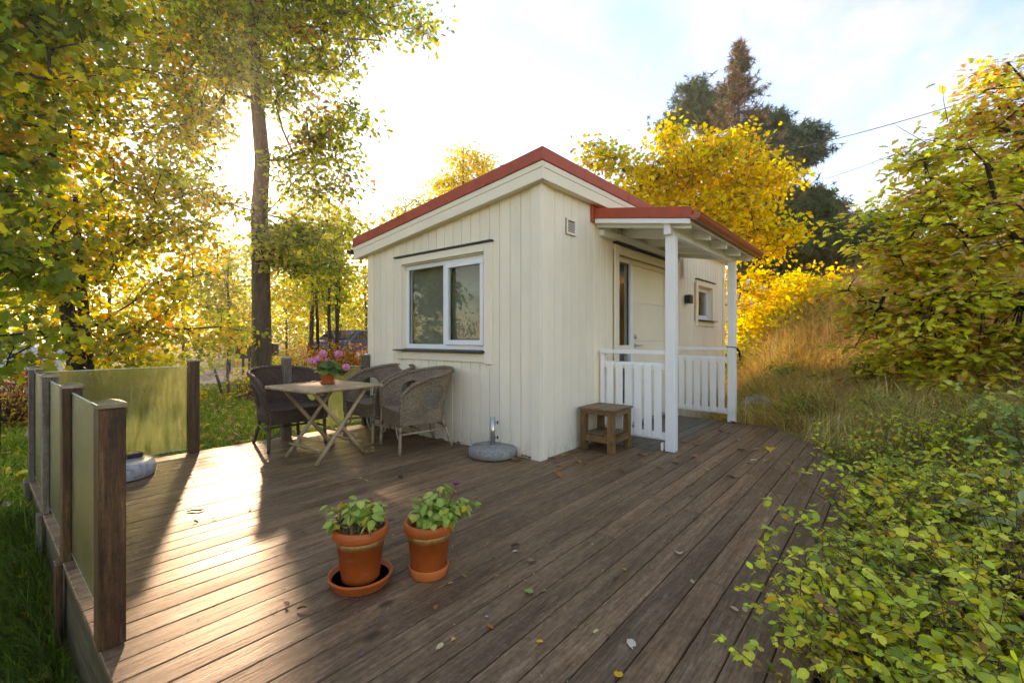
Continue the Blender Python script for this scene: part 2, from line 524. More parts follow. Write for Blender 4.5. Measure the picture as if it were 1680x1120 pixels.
def mat_clay(name, base, rough):
    m, n, l, out = new_mat(name)
    v = N_map(n, l, (1, 1, 1)); a = N_noise(n, l, v, 6, 7, .7); b = N_noise(n, l, N_map(n, l, (2, 2, 9)), 5, 6, .75); f = N_noise(n, l, v, 90, 3, .6)
    c = N_ramp(n, l, a, [(.3, tuple(x * .72 for x in base)), (.7, tuple(x * 1.18 for x in base))])
    c = N_mix(n, l, N_ramp(n, l, b, [(.58, (0, 0, 0)), (.74, (.38, .38, .38))]), c, (.62, .42, .30))
    c = N_mix(n, l, N_ramp(n, l, f, [(.64, (0, 0, 0)), (.72, (.5, .5, .5))]), c, tuple(x * .35 for x in base))
    p = principled(n, l, out, c, rough, .35)
    l.new(N_bump(n, l, f, .12, .003, N_bump(n, l, a, .15, .008)), p.inputs['Normal'])
    return m
M['terracotta'] = mat_clay('terracotta', (.58, .140, .030), .62)
M['terra_wet'] = mat_clay('damp_terracotta', (.54, .112, .022), .48)

def mat_granite():
    m, n, l, out = new_mat('granite')
    v = N_map(n, l, (1, 1, 1))
    a = N_noise(n, l, v, 160, 2, .5); b = N_noise(n, l, v, 14, 6, .7)
    c = N_ramp(n, l, a, [(.35, (.12, .11, .10)), (.5, (.33, .32, .29)), (.68, (.62, .60, .56))])
    c = N_mix(n, l, 1, c, N_ramp(n, l, b, [(.3, (.6, .59, .55)), (.7, (1.05, 1.04, 1.0))]), 'MULTIPLY')
    p = principled(n, l, out, c, .85, .25)
    l.new(N_bump(n, l, b, .7, .02, N_bump(n, l, a, .3, .003)), p.inputs['Normal'])
    return m
M['granite'] = mat_granite()

def mat_grey_plastic():
    m, n, l, out = new_mat('grey_base_plastic')
    v = N_map(n, l, (1, 1, 1))
    b = N_noise(n, l, v, 22, 7, .75)
    c = N_ramp(n, l, b, [(.35, (.20, .20, .20)), (.5, (.42, .42, .43)), (.7, (.55, .55, .56))])
    principled(n, l, out, c, .35, .5)
    return m
M['grey_plastic'] = mat_grey_plastic()

def N_front_fresnel(n, l, ior):
    """mirror share of a pane's outer face; a ray leaving through the far face is let out"""
    fr = n.new('ShaderNodeFresnel'); fr.inputs['IOR'].default_value = ior
    ge = n.new('ShaderNodeNewGeometry')
    inv = n.new('ShaderNodeMath'); inv.operation = 'SUBTRACT'; inv.inputs[0].default_value = 1.0; l.new(ge.outputs['Backfacing'], inv.inputs[1])
    mu = n.new('ShaderNodeMath'); mu.operation = 'MULTIPLY'; l.new(fr.outputs[0], mu.inputs[0]); l.new(inv.outputs[0], mu.inputs[1])
    return mu.outputs[0]

def mat_frost():
    """obscured fence glass, wet and cloudy"""
    m, n, l, out = new_mat('obscured_glass')
    v = N_map(n, l, (11, 11, 1.6), rand=False)
    a = N_noise(n, l, v, 2.2, 7, .7)
    f = N_noise(n, l, N_map(n, l, (1, 1, 1), rand=False), 130, 2, .5)
    bmp = N_bump(n, l, f, .35, .004, N_bump(n, l, a, .5, .03))
    rf = n.new("ShaderNodeBsdfRefraction"); rf.inputs['IOR'].default_value = 1.12; rf.inputs['Roughness'].default_value = .12
    rf.inputs['Color'].default_value = (.80, .84, .62, 1)
    tl = n.new("ShaderNodeBsdfTranslucent"); tl.inputs['Color'].default_value = (.70, .74, .42, 1)
    df = n.new("ShaderNodeBsdfDiffuse"); df.inputs['Color'].default_value = (.30, .31, .20, 1)
    gl = n.new("ShaderNodeBsdfGlossy"); gl.inputs['Roughness'].default_value = .16
    tr = n.new("ShaderNodeBsdfTransparent"); tr.inputs['Color'].default_value = (.86, .9, .74, 1)
    for s_ in (rf, tl, df, gl): l.new(bmp, s_.inputs['Normal'])
    def mix(fac, x, y):
        k = n.new("ShaderNodeMixShader")
        if hasattr(fac, 'links'): l.new(fac, k.inputs[0])
        else: k.inputs[0].default_value = fac
        l.new(x, k.inputs[1]); l.new(y, k.inputs[2]); return k.outputs[0]
    body = mix(.25, tl.outputs[0], df.outputs[0])
    see = mix(.30, rf.outputs[0], tr.outputs[0])
    fac = N_ramp(n, l, a, [(.34, (.06, .06, .06)), (.66, (.34, .34, .34))])
    s = mix(fac, see, body)
    s = mix(N_front_fresnel(n, l, 1.33), s, gl.outputs[0])
    l.new(s, out.inputs[0])
    return m
M['frost'] = mat_frost()
M['glass_edge_highlight'] = mat_plain('painted_edge_highlight', (.66, .74, .62), .18, .6, 0, 60, .25)  # pale colour painted in for the highlight along the polished glass edges

def mat_pane(name='window_glass', dim=.88, ior=1.62):
    m, n, l, out = new_mat(name)
    tr = n.new("ShaderNodeBsdfTransparent"); tr.inputs['Color'].default_value = (dim, dim * 1.02, dim * .97, 1)
    gl = n.new("ShaderNodeBsdfGlossy"); gl.inputs['Roughness'].default_value = .015
    gl.inputs['Color'].default_value = (.95, .97, .95, 1)
    fr = N_front_fresnel(n, l, ior)
    w = N_noise(n, l, N_map(n, l, (1, 1, 1), rand=True), 1.6, 1)
    l.new(N_bump(n, l, w, .03, .05), gl.inputs['Normal'])
    k = n.new("ShaderNodeMixShader")
    l.new(fr, k.inputs[0]); l.new(tr.outputs[0], k.inputs[1]); l.new(gl.outputs[0], k.inputs[2])
    l.new(k.outputs[0], out.inputs[0])
    return m
M['pane'] = mat_pane()

def mat_wicker(name, a, b):
    m, n, l, out = new_mat(name)
    v = N_map(n, l, (1, 1, 1))
    x = N_noise(n, l, v, 60, 4, .7); y = N_noise(n, l, v, 5, 4, .6)
    c = N_ramp(n, l, x, [(.3, a), (.7, b)])
    c = N_mix(n, l, 1, c, N_ramp(n, l, y, [(.3, (.7, .7, .7)), (.7, (1.2, 1.2, 1.2))]), 'MULTIPLY')
    principled(n, l, out, c, .55, .35)
    return m
M['wicker_dark'] = mat_wicker('dark_wicker', (.040, .021, .012), (.145, .085, .052))
M['wicker_grey'] = mat_wicker('grey_wicker', (.115, .074, .044), (.34, .245, .16))
M['wicker_pale'] = mat_wicker('pale_wicker', (.14, .092, .055), (.40, .295, .195))
M['cane_dark'] = mat_wicker('dark_cane', (.07, .045, .03), (.19, .13, .09))
M['cane'] = mat_wicker('pale_cane', (.25, .175, .105), (.52, .39, .26))
M['bamboo'] = mat_wicker('bamboo_pole', (.33, .215, .10), (.60, .43, .235))
M['bamboo_top'] = mat_wicker('bamboo_sheet', (.27, .165, .085), (.46, .31, .18))

# ================================================================ terrain
def _vn(x, y, s, seed):
    """smooth value noise"""
    r = np.random.default_rng(seed).random((64, 64))
    u, v = x / s, y / s
    i, j = np.floor(u).astype(int), np.floor(v).astype(int)
    a, b = u - i, v - j
    a = a * a * (3 - 2 * a); b = b * b * (3 - 2 * b)
    g_ = lambda p, q: r[p % 64, q % 64]
    return (g_(i, j) * (1 - a) + g_(i + 1, j) * a) * (1 - b) + (g_(i, j + 1) * (1 - a) + g_(i + 1, j + 1) * a) * b - .5

def ground_z(x, y):
    x = np.asarray(x, float); y = np.asarray(y, float)
    z = -.46 + .32 * sstep(0.0, 2.9, y) - .10 * sstep(9, 18, y)
    # hillside on the right, rising from the curved end of the deck
    x0 = np.where(y < -1.1, 3.45 + (np.maximum(y, -2.6) + 1.1) * 1.2, 3.45)
    x0 = x0 + 2.9 * sstep(-.95, .25, y)
    up = np.maximum(0, x - x0)
    rise = .04 * np.minimum(up, .4) / .4 + .33 * (np.minimum(up, 7) - .8 * (1 - np.exp(-np.minimum(up, 7) / .8))) + .16 * np.clip(up - 7, 0, 60)
    near = sstep(-1.6, .2, x - x0)
    z = z + (-.06 - z) * near * (1 - sstep(6, 30, y)) + rise * (1 - .8 * sstep(5, 18, y))
    # bank under the shrubs
    side = np.maximum(0, -2.35 - y)
    m = sstep(-3.6, -1.6, x)
    z = z + m * ((-.25 - z) * sstep(.0, .15, side) * (1 - near) + .20 * np.minimum(side, 9))
    z = z + .05 * _vn(x, y, 1.3, 3) * sstep(.3, 2, np.hypot(x, y) - 3) + .5 * _vn(x, y, 9, 4) * sstep(9, 40, np.hypot(x, y))
    # the ground stays below the deck and the floor of the cabin
    on = sstep(-3.5, -3.2, x) * (1 - sstep(3.0, 3.45, x)) * sstep(-2.5, -2.3, y) * (1 - sstep(2.6, 3.1, y))
    on = np.where((y < -1.1) & (x > 3.1 + (y + 1.1) * 1.25), 0, on)
    z = np.where(on > .5, np.minimum(z, -.16), z)
    return z

g1 = np.concatenate([-np.geomspace(180, 14, 22), np.arange(-13.6, 16.01, .28), np.geomspace(17, 180, 22)])
g2 = np.concatenate([-np.geomspace(180, 13, 22), np.arange(-12.6, 18.01, .28), np.geomspace(19, 180, 22)])
GX, GY = np.meshgrid(g1, g2, indexing='ij')
GZ = ground_z(GX, GY)
nx_, ny_ = GX.shape
idx = np.arange(nx_ * ny_).reshape(nx_, ny_)
quads = np.stack([idx[:-1, :-1], idx[1:, :-1], idx[1:, 1:], idx[:-1, 1:]], -1).reshape(-1, 4)
def dry_bounce_mask(x, y):
    """0 on the mown lawn, 1 on the dry hillside and on pale ground added behind the camera"""
    return np.clip(sstep(-.2, .8, x - (2.6 - .0 * y)) * (1 - sstep(2.5, 6.5, y)) + sstep(5, 8, x) + sstep(-3.2, -5.5, y), 0, 1)  # last term: straw colour on unseen ground behind the camera, added to bounce light
dm = dry_bounce_mask(GX, GY).ravel()[:, None]
gcol = (1 - dm) * np.array([[.14, .18, .025]]) + dm * np.array([[.50, .36, .14]])

m, n, l, out = new_mat('turf')
a_ = n.new("ShaderNodeAttribute"); a_.attribute_name = 'col'
v_ = N_map(n, l, (1, 1, 1), rand=False)
x1 = N_noise(n, l, v_, 1.6, 6, .65); x2 = N_noise(n, l, v_, 40, 4, .7)
c = N_mix(n, l, 1, a_.outputs['Color'], N_ramp(n, l, x1, [(.3, (.65, .7, .6)), (.7, (1.35, 1.2, 1.3))]), 'MULTIPLY')
c = N_mix(n, l, 1, c, N_ramp(n, l, x2, [(.3, (.5, .5, .5)), (.7, (1.4, 1.4, 1.4))]), 'MULTIPLY')
p = principled(n, l, out, c, .9, .2)
l.new(N_bump(n, l, x2, .9, .04), p.inputs['Normal'])
M['turf'] = m
terrain = link('ground', mesh_np('ground', np.stack([GX, GY, GZ], -1).reshape(-1, 3), quads, M['turf'], gcol, True))
tag(terrain, kind='structure')

# gravel drive beyond the lawn
m, n, l, out = new_mat('gravel')
v_ = N_map(n, l, (1, 1, 1), rand=False)
x1 = N_noise(n, l, v_, 55, 5, .75); x2 = N_noise(n, l, v_, .9, 4, .6)
c = N_ramp(n, l, x1, [(.3, (.13, .115, .10)), (.7, (.40, .365, .33))])
c = N_mix(n, l, 1, c, N_ramp(n, l, x2, [(.3, (.75, .73, .7)), (.7, (1.15, 1.12, 1.1))]), 'MULTIPLY')
p = principled(n, l, out, c, .9, .25); l.new(N_bump(n, l, x1, .6, .03), p.inputs['Normal'])
M['gravel'] = m
def strip(name, centre, width, mat, dz):
    cp = [np.array(p_, float) for p_ in centre]; pts = []
    for a, b in zip(cp[:-1], cp[1:]):
        for k in range(24): pts.append(a + (b - a) * k / 24)
    pts.append(cp[-1]); pts = np.array(pts)
    for _ in range(40): pts[1:-1] = (pts[:-2] + 2 * pts[1:-1] + pts[2:]) / 4
    d = unit(np.gradient(pts, axis=0)); nrm = np.stack([-d[:, 1], d[:, 0]], -1)
    K = 9; rows = []
    for s_ in np.linspace(-.5, .5, K):
        w = width * (1 + .16 * np.sin(np.arange(len(pts)) * .7 + s_))
        q = pts + nrm * (s_ * w)[:, None]
        rows.append(np.column_stack([q, ground_z(q[:, 0], q[:, 1]) + dz]))
    V = np.stack(rows, 1).reshape(-1, 3); L = len(pts)
    ii = np.arange(L * K).reshape(L, K)
    Q = np.stack([ii[:-1, :-1], ii[1:, :-1], ii[1:, 1:], ii[:-1, 1:]], -1).reshape(-1, 4)
    o = link(name, mesh_np(name, V, Q, mat, None, True)); tag(o, kind='structure'); return o
strip('gravel_road', [(-40, 12), (-12, 14.5), (-2, 14.6), (3.5, 15.6), (9, 19.5), (20, 27), (60, 48)], 5.4, M['gravel'], .035)
strip('gravel_path', [(1.6, 15.5), (1.3, 13.0), (.6, 11.6), (-.3, 10.6)], 2.6, M['gravel'], .045)

# ================================================================ deck
deck = empty('deck', kind='structure')
PITCH, BW, TH = .1268, .1225, .028
DX0 = -3.12
def deck_end(y):
    """curved right-hand end of the deck"""
    pts = [(-2.40, .9), (-2.2, 1.55), (-1.943, 2.241), (-1.609, 2.851), (-1.36, 3.10), (-1.136, 3.243), (-.6, 3.27), (.2, 3.27)]
    ys = [q[0] for q in pts]; xs = [q[1] for q in pts]
    return float(np.interp(y, ys, xs))
board_cut = random.Random(5)
def deck_board(y0, x0, x1a, x1b, mat, dz=0):
    """one board from x0 to an end that may be cut at a slant; y0 is its lower edge"""
    y1 = y0 + BW
    L = max(x1a, x1b) - x0
    cxm, cym = x0 + L / 2, (y0 + y1) / 2
    mb = MB()
    mb.prism([(x0 - cxm, y0 - cym), (x1a - cxm, y0 - cym), (x1b - cxm, y1 - cym), (x0 - cxm, y1 - cym)], -TH, 0)
    tilt = board_cut.uniform(-.006, .006)
    return mb.build('board', mat, deck, (cxm, cym, dz + board_cut.uniform(-.0018, .0)), bevel=.0032, rot=(tilt, 0, 0))
row = 0
y = 2.87 - BW
while y > -2.33:
    ym = y + BW / 2
    if y > -.015:
        spans = [(DX0, -.012, -.012, M['deck'])]
    else:
        e0, e1 = deck_end(y), deck_end(y + BW)
        if y > -.80:
            spans = [(DX0, 1.03, 1.03, M['deck']), (1.034, min(e0, 3.27), min(e1, 3.27), M['landing'])]
        else:
            spans = [(DX0, e0, e1, M['deck'])]
    for (a, b0, b1, mt) in spans:
        if mt is M['deck'] and min(b0, b1) - a > 4.2:
            j = [a + 2.05, a + 3.55, a + 2.85, a + 4.0][row % 4] + board_cut.uniform(-.1, .1)
            if row % 3 == 0:
                deck_board(y, a, b0, b1, mt)
            else:
                deck_board(y, a, j - .0015, j - .0015, mt); deck_board(y, j + .0015, b0, b1, mt)
        else:
            deck_board(y, a, b0, b1, mt, .004 if mt is M['landing'] else 0)
    row += 1
    y -= PITCH
DECK_Y0 = y + PITCH
# joists and skirts that carry the boards
mb = MB(); mb.box(-3.106, -3.072, DECK_Y0 + .03, 2.84, -.40, -TH - .002); mb.build('fascia', M['fascia_wood'], deck, bevel=.003)
mb = MB(); mb.box(-3.07, -.02, 2.815, 2.848, -.22, -TH - .002); mb.build('fascia', M['fascia_wood'], deck, bevel=.003)
mb = MB(); mb.box(-3.07, 1.0, DECK_Y0 + .03, DECK_Y0 + .064, -.24, -TH - .002); mb.build('fascia', M['fascia_wood'], deck, bevel=.003)
for xj in np.arange(-2.6, 3.1, .6):
    mb = MB(); mb.box(xj, xj + .045, max(DECK_Y0 + .07, -2.2 + max(0, xj - 1.2) * .75), (2.81 if xj < -.1 else -.02), -.15, -TH - .003)
    mb.build('joist', M['fascia_wood'], deck)

# ================================================================ glass fences
def fence_post(parent, cx_, cy_, along, mat, top=.90, closed_front=False, low=None):
    """two timbers with a slot for the glass, and a metal cap; 'along' is the run of the fence"""
    po = empty('post', (cx_, cy_, 0)); po.parent = parent
    tw, dp, gap = .0325, .09, .010
    for s_ in (-1, 1):
        o0 = s_ * (gap / 2 + tw / 2)
        mb = MB()
        if along == 'Y': mb.box(o0 - tw/2, o0 + tw/2, -dp/2, dp/2, .001, top)
        else: mb.box(-dp/2, dp/2, o0 - tw/2, o0 + tw/2, .001, top)
        mb.build('timber', mat, po, bevel=.003)
    hw, hd = (tw + gap / 2 + .006, dp / 2 + .006)
    if along != 'Y': hw, hd = hd, hw
    if closed_front:
        mb = MB(); mb.box(-tw - gap/2 - .002, tw + gap/2 + .002, -dp/2 - .024, -dp/2 - .001, .001, top)
        mb.build('end_board', mat, po, bevel=.003); hd += .012
    mb = MB()
    z0 = top + .001
    base = [(-hw, -hd), (hw, -hd), (hw, hd), (-hw, hd)]
    oy = -.012 if closed_front else 0
    mb.add([(a, b + oy, z0) for a, b in base] + [(a, b + oy, z0 + .018) for a, b in base] + [(0, oy, z0 + .032)],
           [(0,3,2,1),(0,1,5,4),(1,2,6,5),(2,3,7,6),(3,0,4,7),(4,5,8),(5,6,8),(6,7,8),(7,4,8)])
    mb.build('cap', M['chrome'], po, bevel=.002)
    if low is not None:
        mb = MB(); mb.box(-.062, -.036, -.045, .045, low, -.002)
        mb.build('lower_timber', mat, po, bevel=.003)
    return po
fence = empty('glass_fence', (0, 0, 0), label='low fence of cloudy glass panels and double timber posts at the left deck corner', cat='fence')
FX = -3.085
fy = [-.245, .75, 1.735, 2.775]
mats_ = [M['post_wood'], M['post_wood'], M['grey_wood'], M['grey_wood']]
for i, yy in enumerate(fy):
    fence_post(fence, FX, yy, 'Y', mats_[i], .885, i == 0, -.42 if i else None)
for a, b in zip(fy[:-1], fy[1:]):
    mb = MB(); mb.box(FX - .004, FX + .004, a - .03, b + .03, .045, .862); gp_ = mb.build('glass_panel', M['frost'], fence)
    for z_ in (.0415, .8625):
        mb = MB(); mb.box(FX - .0042, FX + .0042, a + .05, b - .05, z_, z_ + .003); mb.build('glass_edge_highlight', M['glass_edge_highlight'], gp_)
fence_post(fence, -1.992, 2.815, 'X', M['post_wood'], .905)
mb = MB(); mb.box(FX + .045, -2.02, 2.811, 2.819, .05, .862); gp_ = mb.build('glass_panel', M['frost'], fence)
for z_ in (.0445, .8625):
    mb = MB(); mb.box(FX + .05, -2.04, 2.8105, 2.8195, z_, z_ + .005); mb.build('glass_edge_highlight', M['glass_edge_highlight'], gp_)
fence2 = empty('glass_fence', (0, 0, 0), label='short cloudy glass fence panel between two grey posts behind the wicker chairs', cat='fence')
fence_post(fence2, -1.092, 2.80, 'X', M['grey_wood'], .895)
fence_post(fence2, -.072, 2.80, 'X', M['grey_wood'], .905)
mb = MB(); mb.box(-1.06, -.10, 2.796, 2.804, .06, .775); gp_ = mb.build('glass_panel', M['frost'], fence2)
for z_ in (.0545, .7755):
    mb = MB(); mb.box(-1.04, -.12, 2.7955, 2.8045, z_, z_ + .005); mb.build('glass_edge_highlight', M['glass_edge_highlight'], gp_)

# ================================================================ cabin
cabin = empty('cabin', (0, 0, 0), label='cream weatherboarded garden cabin with red metal roof and white porch', cat='cabin')
CX1, CY1 = 5.97, 2.81
SL = .125
def soffit(y): return 2.592 - SL * y
# --- wall facing left (window): plane X = 0
wall_w = MB()
wy0, wy1, wz0, wz1 = .70, 2.10, 1.0, 2.045
def wall_piece_x(mb, y0, y1, z0, z1=None):
    t0, t1 = (soffit(y0) + .02, soffit(y1) + .02) if z1 is None else (z1, z1)
    mb.prism([(y0, z0), (y1, z0), (y1, t1), (y0, t0)], .022, .14, 'X')
wall_piece_x(wall_w, .024, wy0, -.12); wall_piece_x(wall_w, wy1, CY1 - .02, -.12)
wall_piece_x(wall_w, wy0, wy1, -.12, wz0); wall_piece_x(wall_w, wy0, wy1, wz1)
wall_w = wall_w.build('window_wall', M['cream'], cabin)
def clad_x(y0, y1, z0, z1=None, d=0.0):
    t0, t1 = (soffit(y0) + .012, soffit(y1) + .012) if z1 is None else (z1, z1)
    mb = MB(); mb.prism([(y0, z0), (y1, z0), (y1, t1), (y0, t0)], -d, .0215, 'X')
    return mb.build('board', M['cream'], wall_w, bevel=.0035)
CP = .1375
yy = .098
while yy < CY1 - .10:
    y1 = min(yy + CP - .007, CY1 - .092)
    if y1 > wy0 - .02 and yy < wy1 + .02:
        clad_x(yy, y1, -.015 + random.uniform(-.002, .002), wz0 - .06); clad_x(yy, y1, wz1 + .03)
    else:
        clad_x(yy, y1, -.012 + random.uniform(-.003, .003))
    yy += CP
for (a, b) in ((-.022, .092), (CY1 - .086, CY1 + .02)):
    mb = MB(); mb.prism([(a, -.02), (b, -.02), (b, soffit(b) + .01), (a, soffit(a) + .01)], -.0215, .022, 'X')
    mb.build('corner_board', M['cream_trim'], wall_w, bevel=.004)
# --- wall with the door: plane Y = 0
wall_d = MB()
dx0, dx1, dz1 = 1.56, 3.16, 2.15
sx0, sx1, sz0, sz1 = 4.43, 5.22, 1.44, 2.02
def wall_piece_y(mb, x0, x1, z0, z1): mb.box(x0, x1, .022, .14, z0, z1)
TOPD = 2.60
wall_piece_y(wall_d, .142, dx0, -.15, TOPD); wall_piece_y(wall_d, dx0, dx1, dz1, TOPD)
wall_piece_y(wall_d, dx1, sx0, -.30, TOPD); wall_piece_y(wall_d, sx0, sx1, -.30, sz0); wall_piece_y(wall_d, sx0, sx1, sz1, TOPD)
wall_piece_y(wall_d, sx1, CX1 - .02, -.30, TOPD)
wall_d = wall_d.build('door_wall', M['cream'], cabin)
def clad_y(x0, x1, z0, z1):
    mb = MB(); mb.box(x0, x1, 0, .0215, z0, z1)
    return mb.build('board', M['cream'], wall_d, bevel=.0035)
xx = .098; CPD = .149
while xx < CX1 - .09:
    x1 = min(xx + CPD - .007, CX1 - .082)
    zb = -.012 if x1 < 3.3 else -.26
    if x1 > dx0 - .03 and xx < dx1 + .03: clad_y(xx, x1, dz1 + .03, TOPD - .003)
    elif x1 > sx0 - .03 and xx < sx1 + .03:
        clad_y(xx, x1, zb, sz0 - .03); clad_y(xx, x1, sz1 + .03, TOPD - .003)
    else: clad_y(xx, x1, zb + random.uniform(-.003, .003), TOPD - .003)
    xx += CPD
for (a, b, zb) in ((.0235, .092, -.02), (CX1 - .076, CX1 + .02, -.28)):
    mb = MB(); mb.box(a, b, -.0225, .0218, zb, TOPD - .002); mb.build('corner_board', M['cream_trim'], wall_d, bevel=.004)
# --- the two walls behind, plain
mb = MB(); mb.prism([(.142, -.3), (CY1 - .142, -.3), (CY1 - .142, soffit(CY1 - .142)), (.142, soffit(.142))], CX1 - .14, CX1, 'X')
mb.build('end_wall', M['cream'], cabin)
mb = MB(); mb.box(.142, CX1, CY1 - .14, CY1, -.15, soffit(CY1) + .012); mb.build('rear_wall', M['cream'], cabin)
mb = MB(); mb.box(.15, CX1 - .15, .15, CY1 - .15, -.04, 0.0); mb.build('floor', M['stool_top'], cabin)

# --- roof: red sheet on cream fascias, sloping down to the back
OV = .10
roof = empty('roof'); roof.parent = cabin
X0, X1, Y0, Y1 = -OV, CX1 + OV, -OV, 3.05
def zr(y, d): return 2.872 - SL * (y + OV) - d
def rake(name, d0, d1, xa, xb, mat, ya=Y0, yb=Y1, bev=.003):
    mb = MB(); mb.prism([(ya, zr(ya, d1)), (yb, zr(yb, d1)), (yb, zr(yb, d0)), (ya, zr(ya, d0))], xa, xb, 'X')
    return mb.build(name, mat, roof, bevel=bev)
rake('sheet_roofing', .012, .11, X0 + .008, X1 - .008, M['red'], Y0 + .008, Y1 - .008)
for k in range(15):                                             # raised seams of the sheet metal
    xs = X0 + .4 + k * .4
    if xs < X1 - .1: rake('seam', -.012, .013, xs, xs + .02, M['red'], Y0 + .01, Y1 - .02, .002)
rake('red_flashing', 0.0, .118, X0 - .012, X0 + .006, M['red'], Y0 - .012, Y1)
rake('red_flashing', 0.0, .118, X1 - .006, X1 + .012, M['red'], Y0 - .012, Y1)
mb = MB(); mb.box(X0 + .0065, X1 - .0065, Y0 - .012, Y0 + .006, zr(Y0, .118), zr(Y0, 0)); mb.build('red_flashing', M['red'], roof, bevel=.003)
for k in range(3):                                              # laps where two lengths of flashing meet
    ya = .35 + k * 1.0; rake('flashing_lap', -.002, .120, X0 - .0145, X0 - .0122, M['red'], ya, ya + .05, .0005)
for k in range(6):
    xa = .62 + k * 1.0
    mb = MB(); mb.box(xa, xa + .05, Y0 - .0145, Y0 - .0122, zr(Y0, .120), zr(Y0, -.002)); mb.build('flashing_lap', M['red'], roof)
for k in range(6):                                              # fixing screws
    ys = Y0 + .1 + k * .58
    mb = MB(); mb.lathe([(.006, 0), (.006, .003), (.0, .005)], 8)
    o = mb.build('screw', M['black'], roof, (X0 - .012, ys, zr(ys, .104)), rot=(0, -PI/2, 0))
rake('fascia', .121, .178, X0, X0 + .022, M['cream_trim'])
rake('fascia', .1785, .284, X0 + .006, X0 + .028, M['cream_trim'])
rake('fascia', .121, .284, X1 - .022, X1, M['cream_trim'])
mb = MB(); mb.box(X0 + .0285, X1 - .0225, Y0, Y0 + .022, 2.872 - .178, 2.872 - .121); mb.build('fascia', M['cream_trim'], roof, bevel=.003)
mb = MB(); mb.box(X0 + .0285, X1 - .0225, Y0 + .006, Y0 + .028, 2.872 - .284, 2.872 - .1785); mb.build('fascia', M['cream_trim'], roof, bevel=.003)
mb = MB(); mb.prism([(Y1 - .02, zr(Y1, .25)), (Y1, zr(Y1, .25)), (Y1, zr(Y1, .125)), (Y1 - .02, zr(Y1, .125))], X0 + .03, X1 - .03, 'X'); mb.build('fascia', M['cream_trim'], roof)
for (xa, xb) in ((X0 + .029, X0 + .062), (X0 + .066, .021)):    # soffit boards
    rake('soffit_board', .262, .280, xa, xb, M['cream_trim'], Y0 + .03, Y1 - .022)
for (ya, yb) in ((Y0 + .0285, Y0 + .062), (Y0 + .066, .0)):
    mb = MB(); mb.box(.024, X1 - .03, ya, yb, 2.592, 2.610); mb.build('soffit_board', M['cream_trim'], roof, bevel=.002)
# gutter at the low back edge
mb = MB(); prof = [(Y1 + .01 + .055 * (1 - math.cos(a)), zr(Y1, .15) - .055 * math.sin(a)) for a in np.linspace(0, PI, 9)]
prof += [(q[0] * 1 + (-.004 if q[0] > Y1 + .065 else .004), q[1] + .004) for q in reversed(prof)]
mb.prism(prof, X0 - .03, X1, 'X'); mb.build('gutter', M['black'], roof)

# --- big window
win = empty('window', (0, 0, 0)); win.parent = cabin
def wbox(name, x0, x1, y0, y1, z0, z1, mat=None, bev=.003, par=None):
    mb = MB(); mb.box(x0, x1, y0, y1, z0, z1); return mb.build(name, mat or M['white_plastic'], par or win, bevel=bev)
wbox('trim', -.024, -.0005, .598, .705, .872, 2.118, M['cream_trim'])
wbox('trim', -.024, -.0005, 2.092, 2.195, .882, 2.118, M['cream_trim'])
wbox('trim', -.026, -.0005, .7055, 2.0915, 2.035, 2.118, M['cream_trim'])
wbox('trim', -.022, -.0005, .7055, 2.0915, .888, .975, M['cream_trim'])
wbox('flashing', -.046, -.0005, .585, 2.225, 2.122, 2.140, M['black'], .002)
mb = MB(); mb.prism([(-.085, .988), (-.085, .998), (.05, 1.016), (.05, .992)], .69, 2.195, 'Y'); mb.build('sill', M['black'], win, bevel=.002)
for (y0, y1) in ((.70, .712), (2.088, 2.10)): wbox('reveal', .0005, .085, y0, y1, 1.0, 2.033, M['cream_trim'])
wbox('reveal', .0005, .085, .7125, 2.0875, 2.022, 2.034, M['cream_trim'])
fx0, fx1 = .045, .105
wbox('frame', fx0, fx1, .7125, 2.0875, 1.012, 1.068); wbox('frame', fx0, fx1, .7125, 2.0875, 1.968, 2.0215)
wbox('frame', fx0, fx1, .7125, .762, 1.0685, 1.9675); wbox('frame', fx0, fx1, 2.038, 2.0875, 1.0685, 1.9675)
wbox('mullion', fx0, fx1, 1.35, 1.405, 1.0685, 1.9675)
sash = empty('sash'); sash.parent = win
for a in ((.758, 1.352, 1.064, 1.118), (.758, 1.352, 1.925, 1.972), (.758, .806, 1.1185, 1.9245), (1.302, 1.352, 1.1185, 1.9245)):
    wbox('sash_rail', .022, .068, *a, par=sash)
wbox('pane', .048, .056, .806, 1.302, 1.118, 1.925, M['pane'], 0)
wbox('pane', .070, .078, 1.405, 2.038, 1.0685, 1.9675, M['pane'], 0)
wbox('gasket', .060, .069, 1.405, 1.411, 1.0685, 1.9675, M['black'], 0); wbox('gasket', .060, .069, 2.032, 2.038, 1.0685, 1.9675, M['black'], 0)
M['blind'] = mat_plain('roller_blind', (.28, .28, .235), .8, .2, 0, 30, .08)
wbox('blind', .135, .138, .74, 1.36, 1.02, 2.04, M['blind'], 0)
wbox('blind', .150, .153, 1.40, 2.07, 1.02, 2.04, M['blind'], 0)

